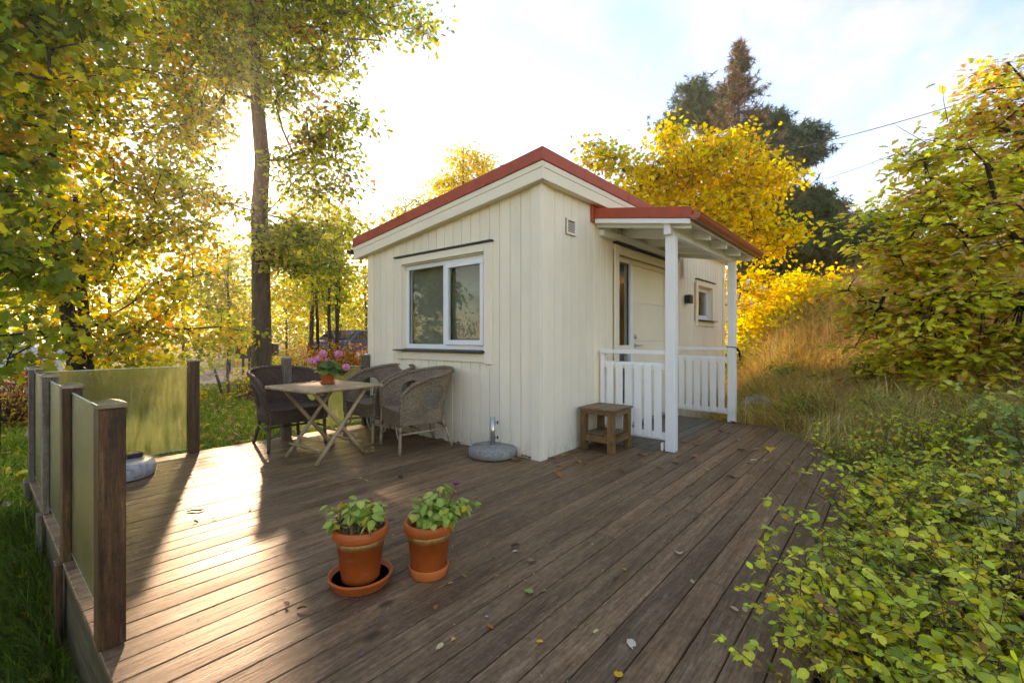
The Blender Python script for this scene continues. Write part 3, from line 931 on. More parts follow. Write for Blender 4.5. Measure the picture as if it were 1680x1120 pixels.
# --- small window beside the porch
win2 = empty('window'); win2.parent = cabin
def w2(name, x0, x1, y0, y1, z0, z1, mat=None, bev=.003): wbox(name, x0, x1, y0, y1, z0, z1, mat, bev, win2)
w2('trim', sx0 - .09, sx0, -.024, -.0005, sz0 - .11, sz1 + .09, M['cream_trim']); w2('trim', sx1, sx1 + .09, -.024, -.0005, sz0 - .11, sz1 + .09, M['cream_trim'])
w2('trim', sx0 + .0005, sx1 - .0005, -.026, -.0005, sz1, sz1 + .09, M['cream_trim']); w2('trim', sx0 + .0005, sx1 - .0005, -.022, -.0005, sz0 - .10, sz0 - .02, M['cream_trim'])
w2('flashing', sx0 - .11, sx1 + .12, -.05, -.0005, sz1 + .094, sz1 + .11, M['black'], .002)
mb = MB(); mb.prism([(-.085, sz0 - .012), (-.085, sz0 - .002), (.05, sz0 + .016), (.05, sz0 - .008)], sx0 - .02, sx1 + .10, 'X'); mb.build('sill', M['black'], win2, bevel=.002)
for a in ((sx0, sx0 + .012), (sx1 - .012, sx1)): w2('reveal', a[0], a[1], .0005, .10, sz0, sz1, M['cream_trim'])
w2('reveal', sx0 + .0125, sx1 - .0125, .0005, .10, sz1 - .012, sz1 - .0005, M['cream_trim'])
for a in ((sx0 + .013, sx1 - .013, sz0 + .014, sz0 + .09), (sx0 + .013, sx1 - .013, sz1 - .075, sz1 - .013),
          (sx0 + .013, sx0 + .08, sz0 + .0905, sz1 - .0755), (sx1 - .08, sx1 - .013, sz0 + .0905, sz1 - .0755)):
    w2('frame', a[0], a[1], .062, .115, a[2], a[3])
w2('pane', sx0 + .08, sx1 - .08, .084, .092, sz0 + .09, sz1 - .075, M['pane'], 0)
w2('blind', sx0 - .02, sx1 + .02, .22, .224, sz0 - .02, sz1, M['blind'], 0)

# --- door with side light
door = empty('door'); door.parent = cabin
def db(name, x0, x1, y0, y1, z0, z1, mat=None, bev=.003, par=None): return wbox(name, x0, x1, y0, y1, z0, z1, mat, bev, par or door)
M['door'] = mat_paint('door_paint', (.86, .77, .60), .42, .03, False)
db('trim', dx0 - .10, dx0, -.024, -.0005, .03, dz1 + .10, M['cream_trim']); db('trim', dx1, dx1 + .10, -.024, -.0005, .03, dz1 + .10, M['cream_trim'])
db('trim', dx0 + .0005, dx1 - .0005, -.026, -.0005, dz1 - .01, dz1 + .09, M['cream_trim'])
db('flashing', dx0 - .12, dx1 + .10, -.055, -.0005, dz1 + .104, dz1 + .122, M['black'], .002)
db('frame', dx0 + .001, dx0 + .075, .03, .12, .0285, dz1 - .012, M['door']); db('frame', dx1 - .06, dx1 - .001, .03, .12, .0285, dz1 - .012, M['door'])
db('frame', dx0 + .0755, dx1 - .0605, .03, .12, dz1 - .075, dz1 - .012, M['door'])
db('frame', 1.972, 2.04, .028, .12, .05, dz1 - .0755, M['white_plastic']); db('threshold', dx0 + .0755, dx1 - .0605, .0, .12, .0045, .05, M['steel'])
db('rail', dx0 + .0755, 1.9715, .04, .11, .99, 1.05, M['door']); db('rail', dx0 + .0755, 1.9715, .04, .11, .0505, .12, M['door'])
db('pane', dx0 + .076, 1.971, .07, .078, 1.05, dz1 - .0755, M['pane'], 0); db('pane', dx0 + .076, 1.971, .07, .078, .12, .99, M['pane'], 0)
db('gasket', 1.955, 1.9715, .058, .069, 1.05, dz1 - .076, M['knob'], 0)
for k, (z0, z1) in enumerate(((.055, .583), (.585, 1.096), (1.098, 1.601), (1.603, dz1 - .078))):
    db('door_panel', 2.045, dx1 - .065, .045, .095, z0, z1, M['door'], .0015)
def ydisc(name, x, y, z, r, h, mat, par):
    mb = MB(); mb.lathe([(r, 0), (r, h * .7), (r * .8, h), (0, h)], 20); return mb.build(name, mat, par, (x, y, z), rot=(PI/2, 0, 0))
ydisc('lock', 2.13, .046, 1.155, .028, .018, M['steel'], door)
hd = ydisc('door_handle', 2.13, .046, 1.045, .027, .014, M['steel'], door)
mb = MB(); mb.tube([(0, 0, .0), (0, 0, .05), (.03, 0, .058), (.13, 0, .056)], [.010, .010, .010, .008], 10); mb.build('lever', M['steel'], hd)
# --- vent grille
vent = empty('vent_grille', (.43, 0, 2.19)); vent.parent = cabin
mb = MB(); mb.box(0, .17, -.010, -.0005, 0, .16); mb.build('back_plate', M['knob'], vent)  # black colour stands in for the shade between the louvres
for a in ((0, .17, 0, .018), (0, .17, .142, .16), (0, .018, .0185, .1415), (.152, .17, .0185, .1415)):
    mb = MB(); mb.box(a[0], a[1], -.022, -.0105, a[2], a[3]); mb.build('rim', M['cream_trim'], vent, bevel=.002)
for k in range(7):
    zz = .026 + k * .0165
    mb = MB(); mb.prism([(-.011, zz), (-.011, zz + .003), (-.021, zz - .006), (-.021, zz - .009)], .019, .151, 'X'); mb.build('louvre', M['cream_trim'], vent)

# --- porch
PX0, PX1, PYF = .97, 3.52, -1.055
proof = empty('porch_roof'); proof.parent = cabin
def pz(y, d): return 2.560 + .128 * y * 1.28 - d           # y is negative towards the garden
def prk(name, d0, d1, xa, xb, mat, ya=PYF, yb=-.024, bev=.003):
    mb = MB(); mb.prism([(ya, pz(ya, d1)), (yb, pz(yb, d1)), (yb, pz(yb, d0)), (ya, pz(ya, d0))], xa, xb, 'X'); return mb.build(name, mat, proof, bevel=bev)
prk('sheet_roofing', .03, .085, PX0 + .02, PX1 - .02, M['red'], PYF - .03)
prk('red_flashing', .0, .108, PX0 - .018, PX0 + .004, M['red'], PYF - .012)
prk('red_flashing', .0, .108, PX1 - .004, PX1 + .018, M['red'], PYF - .012)
mb = MB(); mb.box(PX0 - .055, PX0 - .002, -.026, -.0025, 2.405, 2.585); mb.build('end_flashing', M['red'], proof, bevel=.003)
mb = MB(); mb.box(PX0 - .0, PX1, -.0235, -.0025, 2.50, 2.588); mb.build('end_flashing', M['red'], proof, bevel=.003)
prk('white_fascia', .112, .160, PX0 - .006, PX0 + .018, M['white'], PYF, -.03)
prk('white_fascia', .112, .160, PX1 - .018, PX1 + .006, M['white'], PYF, -.03)
mb = MB(); mb.box(PX0 + .0185, PX1 - .0185, PYF, PYF + .022, pz(PYF, .150), pz(PYF, .092)); mb.build('white_fascia', M['white'], proof, bevel=.003)
nb = 9                                                       # boards under the sheet
for k in range(nb):
    ya = PYF + .025 + k * (1.0 / nb); prk('ceiling_board', .090, .104, PX0 + .020, PX1 - .02, M['white'], ya, ya + 1.0 / nb - .004, .002)
for xs in (1.045, 1.66, 2.28, 2.90, 3.42):                    # rafters
    prk('rafter', .105, .205 if xs > 1.1 else .19, xs, xs + .045, M['white'], PYF + .03, -.004)
mb = MB(); mb.bar((1.0, -.815, 2.222), (3.45, -.815, 2.222), .068, .115); mb.build('beam', M['white'], proof, bevel=.004)
mb = MB(); mb.prism([(1.10, 2.305), (1.115, 2.285), (1.14, 2.28), (3.45, 2.28), (3.45, 2.355), (1.115, 2.355), (1.10, 2.345)], -.070, -.0005, 'Y'); mb.build('wall_plate', M['white'], proof, bevel=.003)
# gutter
gy, gz, gr = PYF - .055, pz(PYF, .085), .052
prof = [(gy - gr * math.cos(a), gz - gr * math.sin(a)) for a in np.linspace(0, PI, 11)]
prof2 = [(gy - (gr - .004) * math.cos(a), gz - (gr - .004) * math.sin(a) + .0005) for a in np.linspace(PI, 0, 11)]
mb = MB(); mb.prism(prof + prof2, PX0 - .04, PX1 + .09, 'X'); mb.build('gutter', M['copper'], proof)
mb = MB(); mb.tube([(PX0 - .04, gy - gr, gz + .002), (PX1 + .09, gy - gr, gz + .002)], .007, 8); mb.build('gutter_bead', M['copper'], proof)
for xe in (PX0 - .0415, PX1 + .0885):
    mb = MB(); mb.prism(prof, xe, xe + .003, 'X'); mb.build('gutter_end', M['copper'], proof)
for (xp, yp) in ((1.067, -.865), (3.165, -.90)):
    mb = MB(); mb.box(xp, xp + .095, yp, yp + .095, .0045, 2.165); mb.build('porch_post', M['white'], cabin, bevel=.004)
def railing(x, y0, y1):
    r = empty('railing', (x, 0, 0)); r.parent = cabin
    L = [('post', -.03, .03, y1 - .045, y1, .10, .972), ('top_rail', -.045, .045, y0, y1, .974, 1.016),
         ('rail', -.022, .022, y0, y1 - .046, .815, .888), ('rail', -.022, .022, y0, y1 - .046, .108, .182)]
    for nme, x0, x1_, a, b, z0, z1 in L:
        mb = MB(); mb.box(x0, x1_, a, b, z0, z1); mb.build(nme, M['white'], r, bevel=.003)
    nbal = 6; y_a, y_b = y0 + .022, y1 - .07
    st = (y_b - y_a) / nbal
    for k in range(nbal):
        a = y_a + k * st + .016
        mb = MB(); mb.box(-.044, -.0225, a, a + .078, .125, .868); mb.build('baluster', M['white'], r, bevel=.002)
    return r
railing(1.115, -.768, -.03); railing(3.21, -.803, -.06)

# ================================================================ things on the cabin
lamp = empty('wall_lamp', (3.80, 0, 1.68), label='small black box wall lamp right of the front porch post', cat='lamp')
mb = MB(); mb.box(.0, .13, -.10, -.012, 0, .135); mb.build('housing', M['black'], lamp, bevel=.004)
mb = MB(); mb.box(.02, .11, -.0118, -.0006, .02, .115); mb.build('back_plate', M['black'], lamp)
mb = MB(); mb.box(.015, .115, -.09, -.02, -.004, -.0005); mb.build('diffuser', M['white_plastic'], lamp)
tube = empty('wall_tube', (3.66, -.03, 2.05), label='pale yellowish tube fixed upright on the wall beside the porch post', cat='tube')
mb = MB(); mb.lathe([(.016, .02), (.018, .03), (.018, .29), (.016, .30)], 14); mb.build('tube', mat_plain('pale_tube', (.70, .66, .40), .3), tube)
for z in (0, .30):
    mb = MB(); mb.lathe([(.012, 0), (.018, .004), (.018, .020), (.012, .024)], 14); mb.build('end_cap', M['white_plastic'], tube, (0, 0, z))
mb = MB(); mb.box(-.006, .006, .0, .0295, .15, .17); mb.build('bracket', M['white_plastic'], tube)
strap = empty('strap', (3.2125, -.8525, .985), label='black strap knotted round the far porch post', cat='strap')
h_ = .0525
mb = MB(); mb.tube([(-h_, -h_, .03), (h_, -h_, .0), (h_, h_, .01), (-h_, h_, .035)], .006, 6, closed=True); mb.build('loop', M['strap'], strap)
for (dx, dy, dz) in ((.05, -.03, -.15), (.015, -.05, -.11), (.075, -.02, -.06)):
    mb = MB(); mb.tube([(h_, -h_, .0), (h_ + dx * .4, -h_ + dy * .5, dz * .2), (h_ + dx * .6, -h_ + dy, dz)], [.008, .009, .007], 6); mb.build('loose_end', M['strap'], strap)
mb = MB(); mb.lathe([(0, -.018), (.014, -.008), (.016, .004), (.006, .018), (0, .02)], 10); mb.build('knot', M['strap'], strap, (h_ + .006, -h_ - .004, 0))
mb = MB(); mb.box(0, .055, 0, .022, 0, .075); brk = mb.build('foot_bracket', M['white'], cabin, (1.07, -.745, .006), bevel=.004)

# ================================================================ wicker chairs
def weave_grid(S, nu, nv, amp, hole=None, thick=.012):
    """woven sheet: a grid whose nodes stand alternately proud and back; S(u,v) -> point, normal"""
    P = np.zeros((nu + 1, nv + 1, 3)); Nn = np.zeros_like(P)
    for i in range(nu + 1):
        for j in range(nv + 1):
            p_, n_ = S(i / nu, j / nv); P[i, j] = p_; Nn[i, j] = n_
    ii, jj = np.meshgrid(np.arange(nu + 1), np.arange(nv + 1), indexing='ij')
    sgn = np.where((ii // 2 + jj) % 2 == 0, 1.0, -1.0) * np.where(ii % 2 == 0, 1, .2)
    P = P + Nn * (sgn * amp)[..., None]
    id0 = np.arange((nu + 1) * (nv + 1)).reshape(nu + 1, nv + 1)
    f = []
    for i in range(nu):
        for j in range(nv):
            if hole and hole((i + .5) / nu, (j + .5) / nv): continue
            f.append((id0[i, j], id0[i + 1, j], id0[i + 1, j + 1], id0[i, j + 1]))
    return P.reshape(-1, 3), f

def make_chair(wm, cm, rimm, name, label, loc, rz):
    """tub chair facing local -Y: legs, woven shell with arm openings, rolled rim, seat, apron"""
    t = empty(name, loc, rz, label, 'chair', 'wicker tub chairs round the bamboo table')
    W, D = .275, .27                             # half width, half depth
    def plan(u):                                 # u 0..1 from the front of one arm, round the back, to the other
        a = -PI * .5 + (u - .5) * PI * 1.0       # unused angle
        s_ = abs(2 * u - 1)                      # 1 at the arms, 0 at the back
        sg = -1 if u < .5 else 1
        if s_ > .55:                             # straight arm
            k = (s_ - .55) / .45
            return np.array([sg * (W + .012 * k), D * .12 - k * (D * 1.06)]), np.array([sg * 1.0, 0.0])
        k = s_ / .55 * PI / 2
        e = .82
        x = sg * W * abs(math.sin(k)) ** e; y = D * .12 + D * .95 * abs(math.cos(k)) ** e
        nn = np.array([sg * math.sin(k), math.cos(k)]); return np.array([x, y]), nn
    def top(u):
        s_ = abs(2 * u - 1)
        return .815 - .19 * (s_ ** 1.7) - .035 * max(0, s_ - .85) / .15
    z_lo = .285
    def S(u, v):
        p_, nn = plan(u); zt = top(u); z = z_lo + (zt - z_lo) * v
        s_ = abs(2 * u - 1)
        flare = .10 * max(0, (z - .42)) * (1 - .45 * s_) / .4 + .010 * s_
        q = p_ + nn * flare
        return (q[0], q[1], z), (nn[0], nn[1], .0)
    def hole(u, v):
        s_ = abs(2 * u - 1)
        du, dv = (s_ - .51) / .15, (v - .56) / .25
        return du * du + dv * dv < 1
    P, f = weave_grid(S, 150, 52, .0042, hole)
    mb = MB(); mb.add(P, f); mb.build('shell', wm, t)
    P2, f2 = weave_grid(lambda u, v: (tuple(np.array(S(u, v)[0]) - np.array(S(u, v)[1]) * .009), S(u, v)[1]), 110, 46, .004, hole)
    mb = MB(); mb.add(P2, [tuple(reversed(q)) for q in f2]); mb.build('lining', wm, t)
    for sg in (0, 1):                            # bound edge of the arm openings
        ring = []
        for k in range(20):
            a = 2 * PI * k / 20
            s_ = .51 + .15 * math.cos(a); u = (1 - s_) / 2 if sg == 0 else (1 + s_) / 2
            ring.append(S(u, .56 + .25 * math.sin(a))[0])
        mb = MB(); mb.tube(ring, .0095, 7, closed=True); mb.build('opening_edge', rimm, t)
    # rolled rim: strands wound round a core, down the front of both arms
    core = [Vector(S(k / 90, 1.0)[0]) for k in range(91)]
    fl = [Vector(S(0, v)[0]) for v in np.linspace(0, .97, 14)]; fr = [Vector(S(1, v)[0]) for v in np.linspace(.97, 0, 14)]
    path = fl + core + fr
    mb = MB(); mb.tube(path, [.0185 + .0022 * (-1) ** k for k in range(len(path))], 8); mb.build('rim', rimm, t)
    for ph in (0, PI):
        tw = []
        dense = [path[int(i)] .lerp(path[min(int(i) + 1, len(path) - 1)], i - int(i)) for i in np.linspace(0, len(path) - 1.001, 420)]
        for i, p_ in enumerate(dense):
            d = (dense[min(i + 1, 419)] - dense[max(i - 1, 0)]).normalized()
            u_ = d.cross(Vector((0.3, .2, .9))).normalized(); w_ = d.cross(u_)
            a = i * .62 + ph
            tw.append(p_ + (u_ * math.cos(a) + w_ * math.sin(a)) * .0185)
        mb = MB(); mb.tube(tw, .0055, 4); mb.build('rim_strand', rimm, t)
    # seat and apron
    def SS(u, v):
        y = -D * .95 + (D * 1.95) * v
        hw = W * .99 if y < D * .12 else W * math.sqrt(max(0, 1 - ((y - D * .12) / (D * 1.0)) ** 2.4))
        x = (2 * u - 1) * hw
        return (x, y, .415 - .018 * (1 - (2 * u - 1) ** 2) * math.sin(PI * min(1, v + .15))), (0, 0, 1)
    P, f = weave_grid(SS, 60, 44, .0035)
    mb = MB(); mb.add(P, f); mb.build('seat', wm, t)
    def SA(u, v):
        return ((2 * u - 1) * (W + .01), -D * .955 - .004 * math.sin(PI * u), .27 + .012 * (2 * u - 1) ** 2 * 0 + .045 * 0 + (.15) * v - .03 * 0), (0, -1, 0)
    P, f = weave_grid(SA, 70, 16, .0042)
    mb = MB(); mb.add(P, f); mb.build('apron', wm, t)
    mb = MB(); mb.tube([SS(k / 12, 0)[0] for k in range(13)], .012, 8); mb.build('seat_edge', rimm, t)
    for (x0, y0, x1, y1) in ((-W + .0, -D * .92, -W - .012, -D * .98), (W - .0, -D * .92, W + .012, -D * .98),
                             (-W * .62, D * .72, -W * .86, D * 1.22), (W * .62, D * .72, W * .86, D * 1.22)):
        a, b = Vector((x0, y0, .41)), Vector((x1, y1, .001))
        pts = [a.lerp(b, k / 8) for k in range(9)]
        mb = MB(); mb.tube(pts, [.0155 + (.0018 if k % 3 == 0 else 0) for k in range(9)], 9); lg = mb.build('leg', cm, t)
        mb = MB(); c_ = a.lerp(b, .42); d = (b - a).normalized() * .02
        mb.tube([c_ - d, c_, c_ + d], [.018, .0205, .018], 9); mb.build('binding', rimm, lg)
    for (p0, p1) in (((-W, -D * .94, .20), (-W * .76, D * .98, .20)), ((W, -D * .94, .20), (W * .76, D * .98, .20)),
                     ((-W * .72, D * .95, .235), (W * .72, D * .95, .235)), ((-W * .9, 0, .20), (W * .9, 0, .20))):
        mb = MB(); mb.tube([p0, p1], .011, 8); mb.build('stretcher', cm, t)
    for sx in (-1, 1):                           # curved braces under the apron
        arc = [(sx * (W - .01 - .11 * math.sin(a)), -D * .93, .14 + .14 * (1 - math.cos(a))) for a in np.linspace(0, PI / 2, 8)]
        mb = MB(); mb.tube(arc, .009, 7); mb.build('brace', cm, t)
    return t
make_chair(M['wicker_dark'], M['cane_dark'], M['wicker_dark'], 'wicker_chair', 'dark brown wicker chair behind the left of the bamboo table', (-1.22, 2.46, 0), rad(-3))
make_chair(M['wicker_grey'], M['cane'], M['wicker_grey'], 'wicker_chair', 'grey brown wicker chair half hidden behind the table corner, under the window', (-.36, 2.07, 0), rad(-90))
make_chair(M['wicker_pale'], M['cane'], M['wicker_grey'], 'wicker_chair', 'pale worn wicker chair nearest the camera, right of the bamboo table', (-.42, 1.33, 0), rad(-106))

# ================================================================ bamboo table
tbl = empty('bamboo_table', (-1.19, 1.72, 0), rad(6), 'square folding bamboo table with crossed legs holding the pink geranium', 'table')
def bamboo(mb, a, b, r, every=.16, n=10):
    a, b = Vector(a), Vector(b); L = (b - a).length; pts = []; rs = []
    k = max(2, int(L / every))
    off = random.uniform(.2, .8)
    marks = [(i + off) / k for i in range(k) if .03 < (i + off) / k < .97]
    seq = [(0, 1.0)]
    for m_ in marks: seq += [(m_ - .012 / L, 1.0), (m_, 1.16), (m_ + .006 / L, 1.02), (m_ + .012 / L, 1.0)]
    seq.append((1, 1.0))
    for s_, q in seq: pts.append(a.lerp(b, s_)); rs.append(r * q * (1.05 - .10 * s_))
    mb.tube(pts, rs, n)
TW, TD, TZ = .365, .36, .685
for (a, b) in (((-TW - .03, -TD, TZ - .012), (TW + .03, -TD, TZ - .012)), ((-TW - .03, TD, TZ - .012), (TW + .03, TD, TZ - .012)),
               ((-TW, -TD - .03, TZ - .016), (-TW, TD + .03, TZ - .016)), ((TW, -TD - .03, TZ - .016), (TW, TD + .03, TZ - .016))):
    mb = MB(); bamboo(mb, a, b, .0165, .17); mb.build('edge_pole', M['bamboo'], tbl)
ns = 22
for k in range(ns):
    x0 = -TW + .014 + k * (2 * TW - .028) / ns
    mb = MB(); mb.box(x0, x0 + (2 * TW - .028) / ns - .0015, -TD + .012, TD - .012, TZ - .012, TZ - .004 + random.uniform(-.0008, .0008)); mb.build('slat', M['bamboo_top'], tbl, bevel=.0012)
LX, LY = .27, .245
for sy in (-1, 1):
    yy = sy * LY
    for sx in (-1, 1):
        off = .018 * sx
        mb = MB(); bamboo(mb, (sx * LX, yy + off, .002), (-sx * LX * 1.02, yy + off, TZ - .03), .0185, .2); mb.build('leg', M['bamboo'], tbl)
for sx in (-1, 1):
    for (zz, kk) in ((.125, .82), (.20, .71)):
        mb = MB(); bamboo(mb, (sx * LX * kk, -LY, zz), (sx * LX * kk, LY, zz), .0105, .15, 8); mb.build('stretcher', M['bamboo'], tbl)
    mb = MB(); bamboo(mb, (sx * LX * .93, -TD + .03, TZ - .045), (sx * LX * .93, TD - .03, TZ - .045), .013, .18, 8); mb.build('bearer', M['bamboo'], tbl)

# ================================================================ pots
def pot_profile(r, h, rim, wall=.010):
    """outer then inner profile of a clay flower pot"""
    rb = r * .70
    return [(0, 0), (rb, 0), (rb + .003, .004), (r * .955, h - rim), (r + .004, h - rim), (r + .010, h - rim + .006), (r + .011, h - .006), (r + .006, h),
            (r - wall + .006, h), (r - wall - .004, h - rim), (r * .90 - wall, h * .55)]
def leaf_mesh(name, tpl, col, mat=None):
    V, T, C_ = scatter(tpl[0], tpl[1], np.zeros((1, 3)), np.eye(3)[None], np.ones(1), np.array([col]))
    return mesh_np(name, V, T, mat or M['leaf_near'], C_)
def place_leaf(name, mesh, parent, pos, normal, heading, size):
    R_ = frames(np.array([normal], float), np.array([heading], float))[0]
    o = bpy.data.objects.new(name, mesh); COL.objects.link(o); o.parent = parent
    M4 = Matrix(((R_[0][0], R_[0][1], R_[0][2], pos[0]), (R_[1][0], R_[1][1], R_[1][2], pos[1]), (R_[2][0], R_[2][1], R_[2][2], pos[2]), (0, 0, 0, 1)))
    o.matrix_local = M4 @ Matrix.Diagonal((size[0], size[1], size[2], 1)) if hasattr(size, '__len__') else M4 @ Matrix.Scale(size, 4)
    return o
GREENS = [(.28, .42, .075), (.35, .48, .09), (.22, .35, .06), (.43, .53, .11), (.54, .57, .14)]
LEAF_TOOTH = fan([(0, 0), (.10, .10), (.25, .25), (.40, .29), (.60, .24), (.80, .13), (1, 0)], .18, .20)
LEAF_DEAD = fan([(0, 0), (.2, .12), (.5, .16), (.8, .09), (1, 0)], .9, .55)
green_meshes = [leaf_mesh('green_leaf', LEAF_TOOTH, c) for c in GREENS]
yellow_mesh = leaf_mesh('yellow_leaf', LEAF_TOOTH, (.62, .42, .03))
dead_meshes = [leaf_mesh('withered_leaf', LEAF_DEAD, c, M['dry_leaf']) for c in ((.20, .11, .05), (.30, .18, .08), (.14, .07, .035))]

def flower_pot(loc, r, h, label, label_pl, kind):
    t = empty('flower_pot', loc, random.uniform(0, 6), label, 'flower pot', 'terracotta pots on the deck')
    z0 = .017 if kind == 'half_dead' else .012
    mb = MB(); mb.lathe([(a, b + z0) for a, b in pot_profile(r, h, .048)], 48); mb.build('pot', M['terra_wet'], t)
    bz = h - .048 + z0; rr_ = lambda z: r * .70 + .003 + (r * .955 - r * .70 - .003) * ((z - z0 - .004) / (h - .052))
    mb = MB(); mb.lathe([(rr_(bz - .034) + .0012, bz - .034), (rr_(bz - .002) + .0012, bz - .002)], 48); band = mb.mesh('band', M['gold_band'])
    link('gold_band', band, t)
    mb = MB(); mb.lathe([(0, h * .72 + z0), (r * .5, h * .73 + z0), (r * .86, h * .715 + z0)], 24); mb.build('soil', M['soil'], t)
    if kind == 'half_dead':
        R0 = .142
        mb = MB(); mb.lathe([(0, 0), (R0 * .86, 0), (R0 * .9, .006), (R0, .040), (R0 + .005, .046), (R0 + .004, .052), (R0 - .006, .052), (R0 * .88, .014), (0, .013)], 48); mb.build('saucer', M['terra_wet'], t)
        mb = MB(); mb.lathe([(0, .030), (R0 * .925, .030)], 40)
        mt, n_, l_, o_ = new_mat('saucer_water'); principled(n_, l_, o_, (.10, .04, .02), .03, .6); mb.build('water', mt, t)
    else:
        R0 = r * .70 + .014
        mb = MB(); mb.lathe([(0, 0), (R0 * .93, 0), (R0 * .96, .005), (R0 + .006, .045), (R0 + .002, .050), (R0 - .004, .049), (R0 * .92, .011), (0, .010)], 48); mb.build('saucer', M['terracotta'], t)
    # plant
    pl = empty('potted_plant', (loc[0], loc[1], loc[2] + h * .72 + z0), 0, label_pl, 'plant')
    lr = random.Random(3 if kind == 'half_dead' else 9)
    def stem(pts, r0):
        mb = MB(); mb.tube(pts, [r0 * (1 - .5 * k / (len(pts) - 1)) for k in range(len(pts))], 6); mb.build('stem', M['stem'], pl)
    ox, oy = (.0, .0) if kind == 'half_dead' else (.045, -.035)
    nst = 20
    for s_ in range(nst):
        a = 2 * PI * s_ / nst + lr.uniform(-.3, .3); sp = lr.uniform(.02, .135); hh = lr.uniform(.10, .205) - sp * .30
        if kind != 'half_dead': sp *= 1.08; hh += .015
        tip = Vector((ox + sp * math.cos(a), oy + sp * math.sin(a), hh))
        pts = [Vector((ox * .3 + .02 * math.cos(a), oy * .3 + .02 * math.sin(a), -.004)), Vector((ox * .7 + sp * .4 * math.cos(a), oy * .7 + sp * .4 * math.sin(a), hh * .55)), tip]
        stem(pts, .0038)
        for k in range(20):
            f_ = lr.uniform(.35, 1.10); b_ = lr.uniform(0, 2 * PI)
            base = pts[1].lerp(pts[2], max(0, (f_ - .5) / .5)) if f_ > .5 else pts[0].lerp(pts[1], f_ / .5)
            base = base + Vector((lr.uniform(-.022, .022), lr.uniform(-.022, .022), lr.uniform(-.012, .018)))
            hd_ = Vector((math.cos(b_) + .8 * math.cos(a), math.sin(b_) + .8 * math.sin(a), lr.uniform(-.75, .25)))
            nm = Vector((lr.uniform(-.5, .5), lr.uniform(-.5, .5), 1.0)) + hd_ * .25
            low = f_ < .75
            if kind == 'half_dead' and low and lr.random() < .75: me, nm_, sz = lr.choice(dead_meshes), 'withered_leaf', lr.uniform(.05, .085); hd_.z -= 1.2
            elif kind == 'half_dead' and lr.random() < .10: me, nm_, sz = yellow_mesh, 'yellow_leaf', lr.uniform(.035, .06)
            elif kind == 'half_dead' and lr.random() < .07: me, nm_, sz = lr.choice(dead_meshes), 'withered_leaf', lr.uniform(.04, .06)
            elif lr.random() < .02: me, nm_, sz = yellow_mesh, 'yellow_leaf', .05
            else: me, nm_, sz = lr.choice(green_meshes), 'leaf', lr.uniform(.035, .072)
            place_leaf(nm_, me, pl, tuple(base), tuple(nm), tuple(hd_), sz)
    if kind == 'half_dead':
        for k in range(46):                                     # withered leaves hanging over the rim
            a = lr.uniform(-2.6, 1.2); rr = lr.uniform(.04, .105); z = lr.uniform(.0, .03) + max(0, rr - .05) * 1.5
            place_leaf('withered_leaf', lr.choice(dead_meshes), pl, (rr * math.cos(a), rr * math.sin(a), z), (math.cos(a), math.sin(a), .35), (math.cos(a) * .5 + lr.uniform(-.4, .4), math.sin(a) * .5 + lr.uniform(-.4, .4), -.55), lr.uniform(.04, .06))
    if kind != 'half_dead':
        fx, fy_, fz = ox + .075, oy - .03, .225
        stem([Vector((ox + .04, oy, .1)), Vector((fx - .01, fy_, .2)), Vector((fx, fy_, fz))], .0028)
        pm = leaf_mesh('petal', LEAF_OVAL, (.36, .05, .25), M['petal'])
        for k in range(26):
            b_ = k * 2.399; el = (k / 26) * 1.5
            hd_ = (math.cos(b_) * math.cos(el), math.sin(b_) * math.cos(el), math.sin(el) + .1)
            place_leaf('petal', pm, pl, (fx, fy_, fz), (-hd_[0] * .5, -hd_[1] * .5, 1), hd_, .022)
        stem([Vector((ox, oy, .1)), Vector((ox - .01, oy + .005, .2)), Vector((ox + .005, oy, .29))], .0015)
    return t
flower_pot((-2.245, -.615, .0), .116, .255, 'terracotta pot with gold band standing in a wide water filled saucer', 'half withered green and brown plant in the left terracotta pot', 'half_dead')
flower_pot((-1.985, -.795, .0), .110, .25, 'terracotta pot with a snug clay saucer, right of the pair', 'lush green plant with one magenta bloom in the right pot', 'lush')

# geranium on the table
TT = TZ - .003
gp = empty('flower_pot', (-1.11, 1.83, TT), 0, 'small terracotta pot on a clay saucer on the bamboo table', 'flower pot')
mb = MB(); mb.lathe([(0, 0), (.062, 0), (.074, .018), (.076, .022), (.070, .022), (.060, .006), (0, .006)], 36); mb.build('saucer', M['terracotta'], gp)
mb = MB(); mb.lathe([(a, b + .007) for a, b in pot_profile(.072, .122, .026, .007)], 40); mb.build('pot', M['terracotta'], gp)
mb = MB(); mb.lathe([(0, .10), (.055, .10)], 20); mb.build('soil', M['soil'], gp)
ger = empty('geranium', (-1.11, 1.83, TT + .105), 0, 'pink flowering geranium in the small pot on the bamboo table', 'plant')
def round_leaf():
    pts = []; n_ = 18; v = [(0.0, 0, 0)]
    for k in range(n_ + 1):
        a = -PI * .93 + 2 * PI * .93 * k / n_
        r_ = .5 * (1 + .09 * math.cos(k * PI * .9))
        v.append((.08 + .45 * 0 + r_ * math.cos(a), r_ * math.sin(a), .13 * r_ * 2 * (1 if k % 2 else .55) * .6))
    return np.array(v), np.array([(0, k, k + 1) for k in range(1, n_ + 1)])
GL = round_leaf()
gms = [leaf_mesh('round_leaf', GL, c) for c in ((.07, .15, .025), (.10, .20, .035), (.055, .12, .02))]
gr_ = random.Random(21)
cr, cu_ = _R, Vector((0, 0, 1)); cb_ = -_F
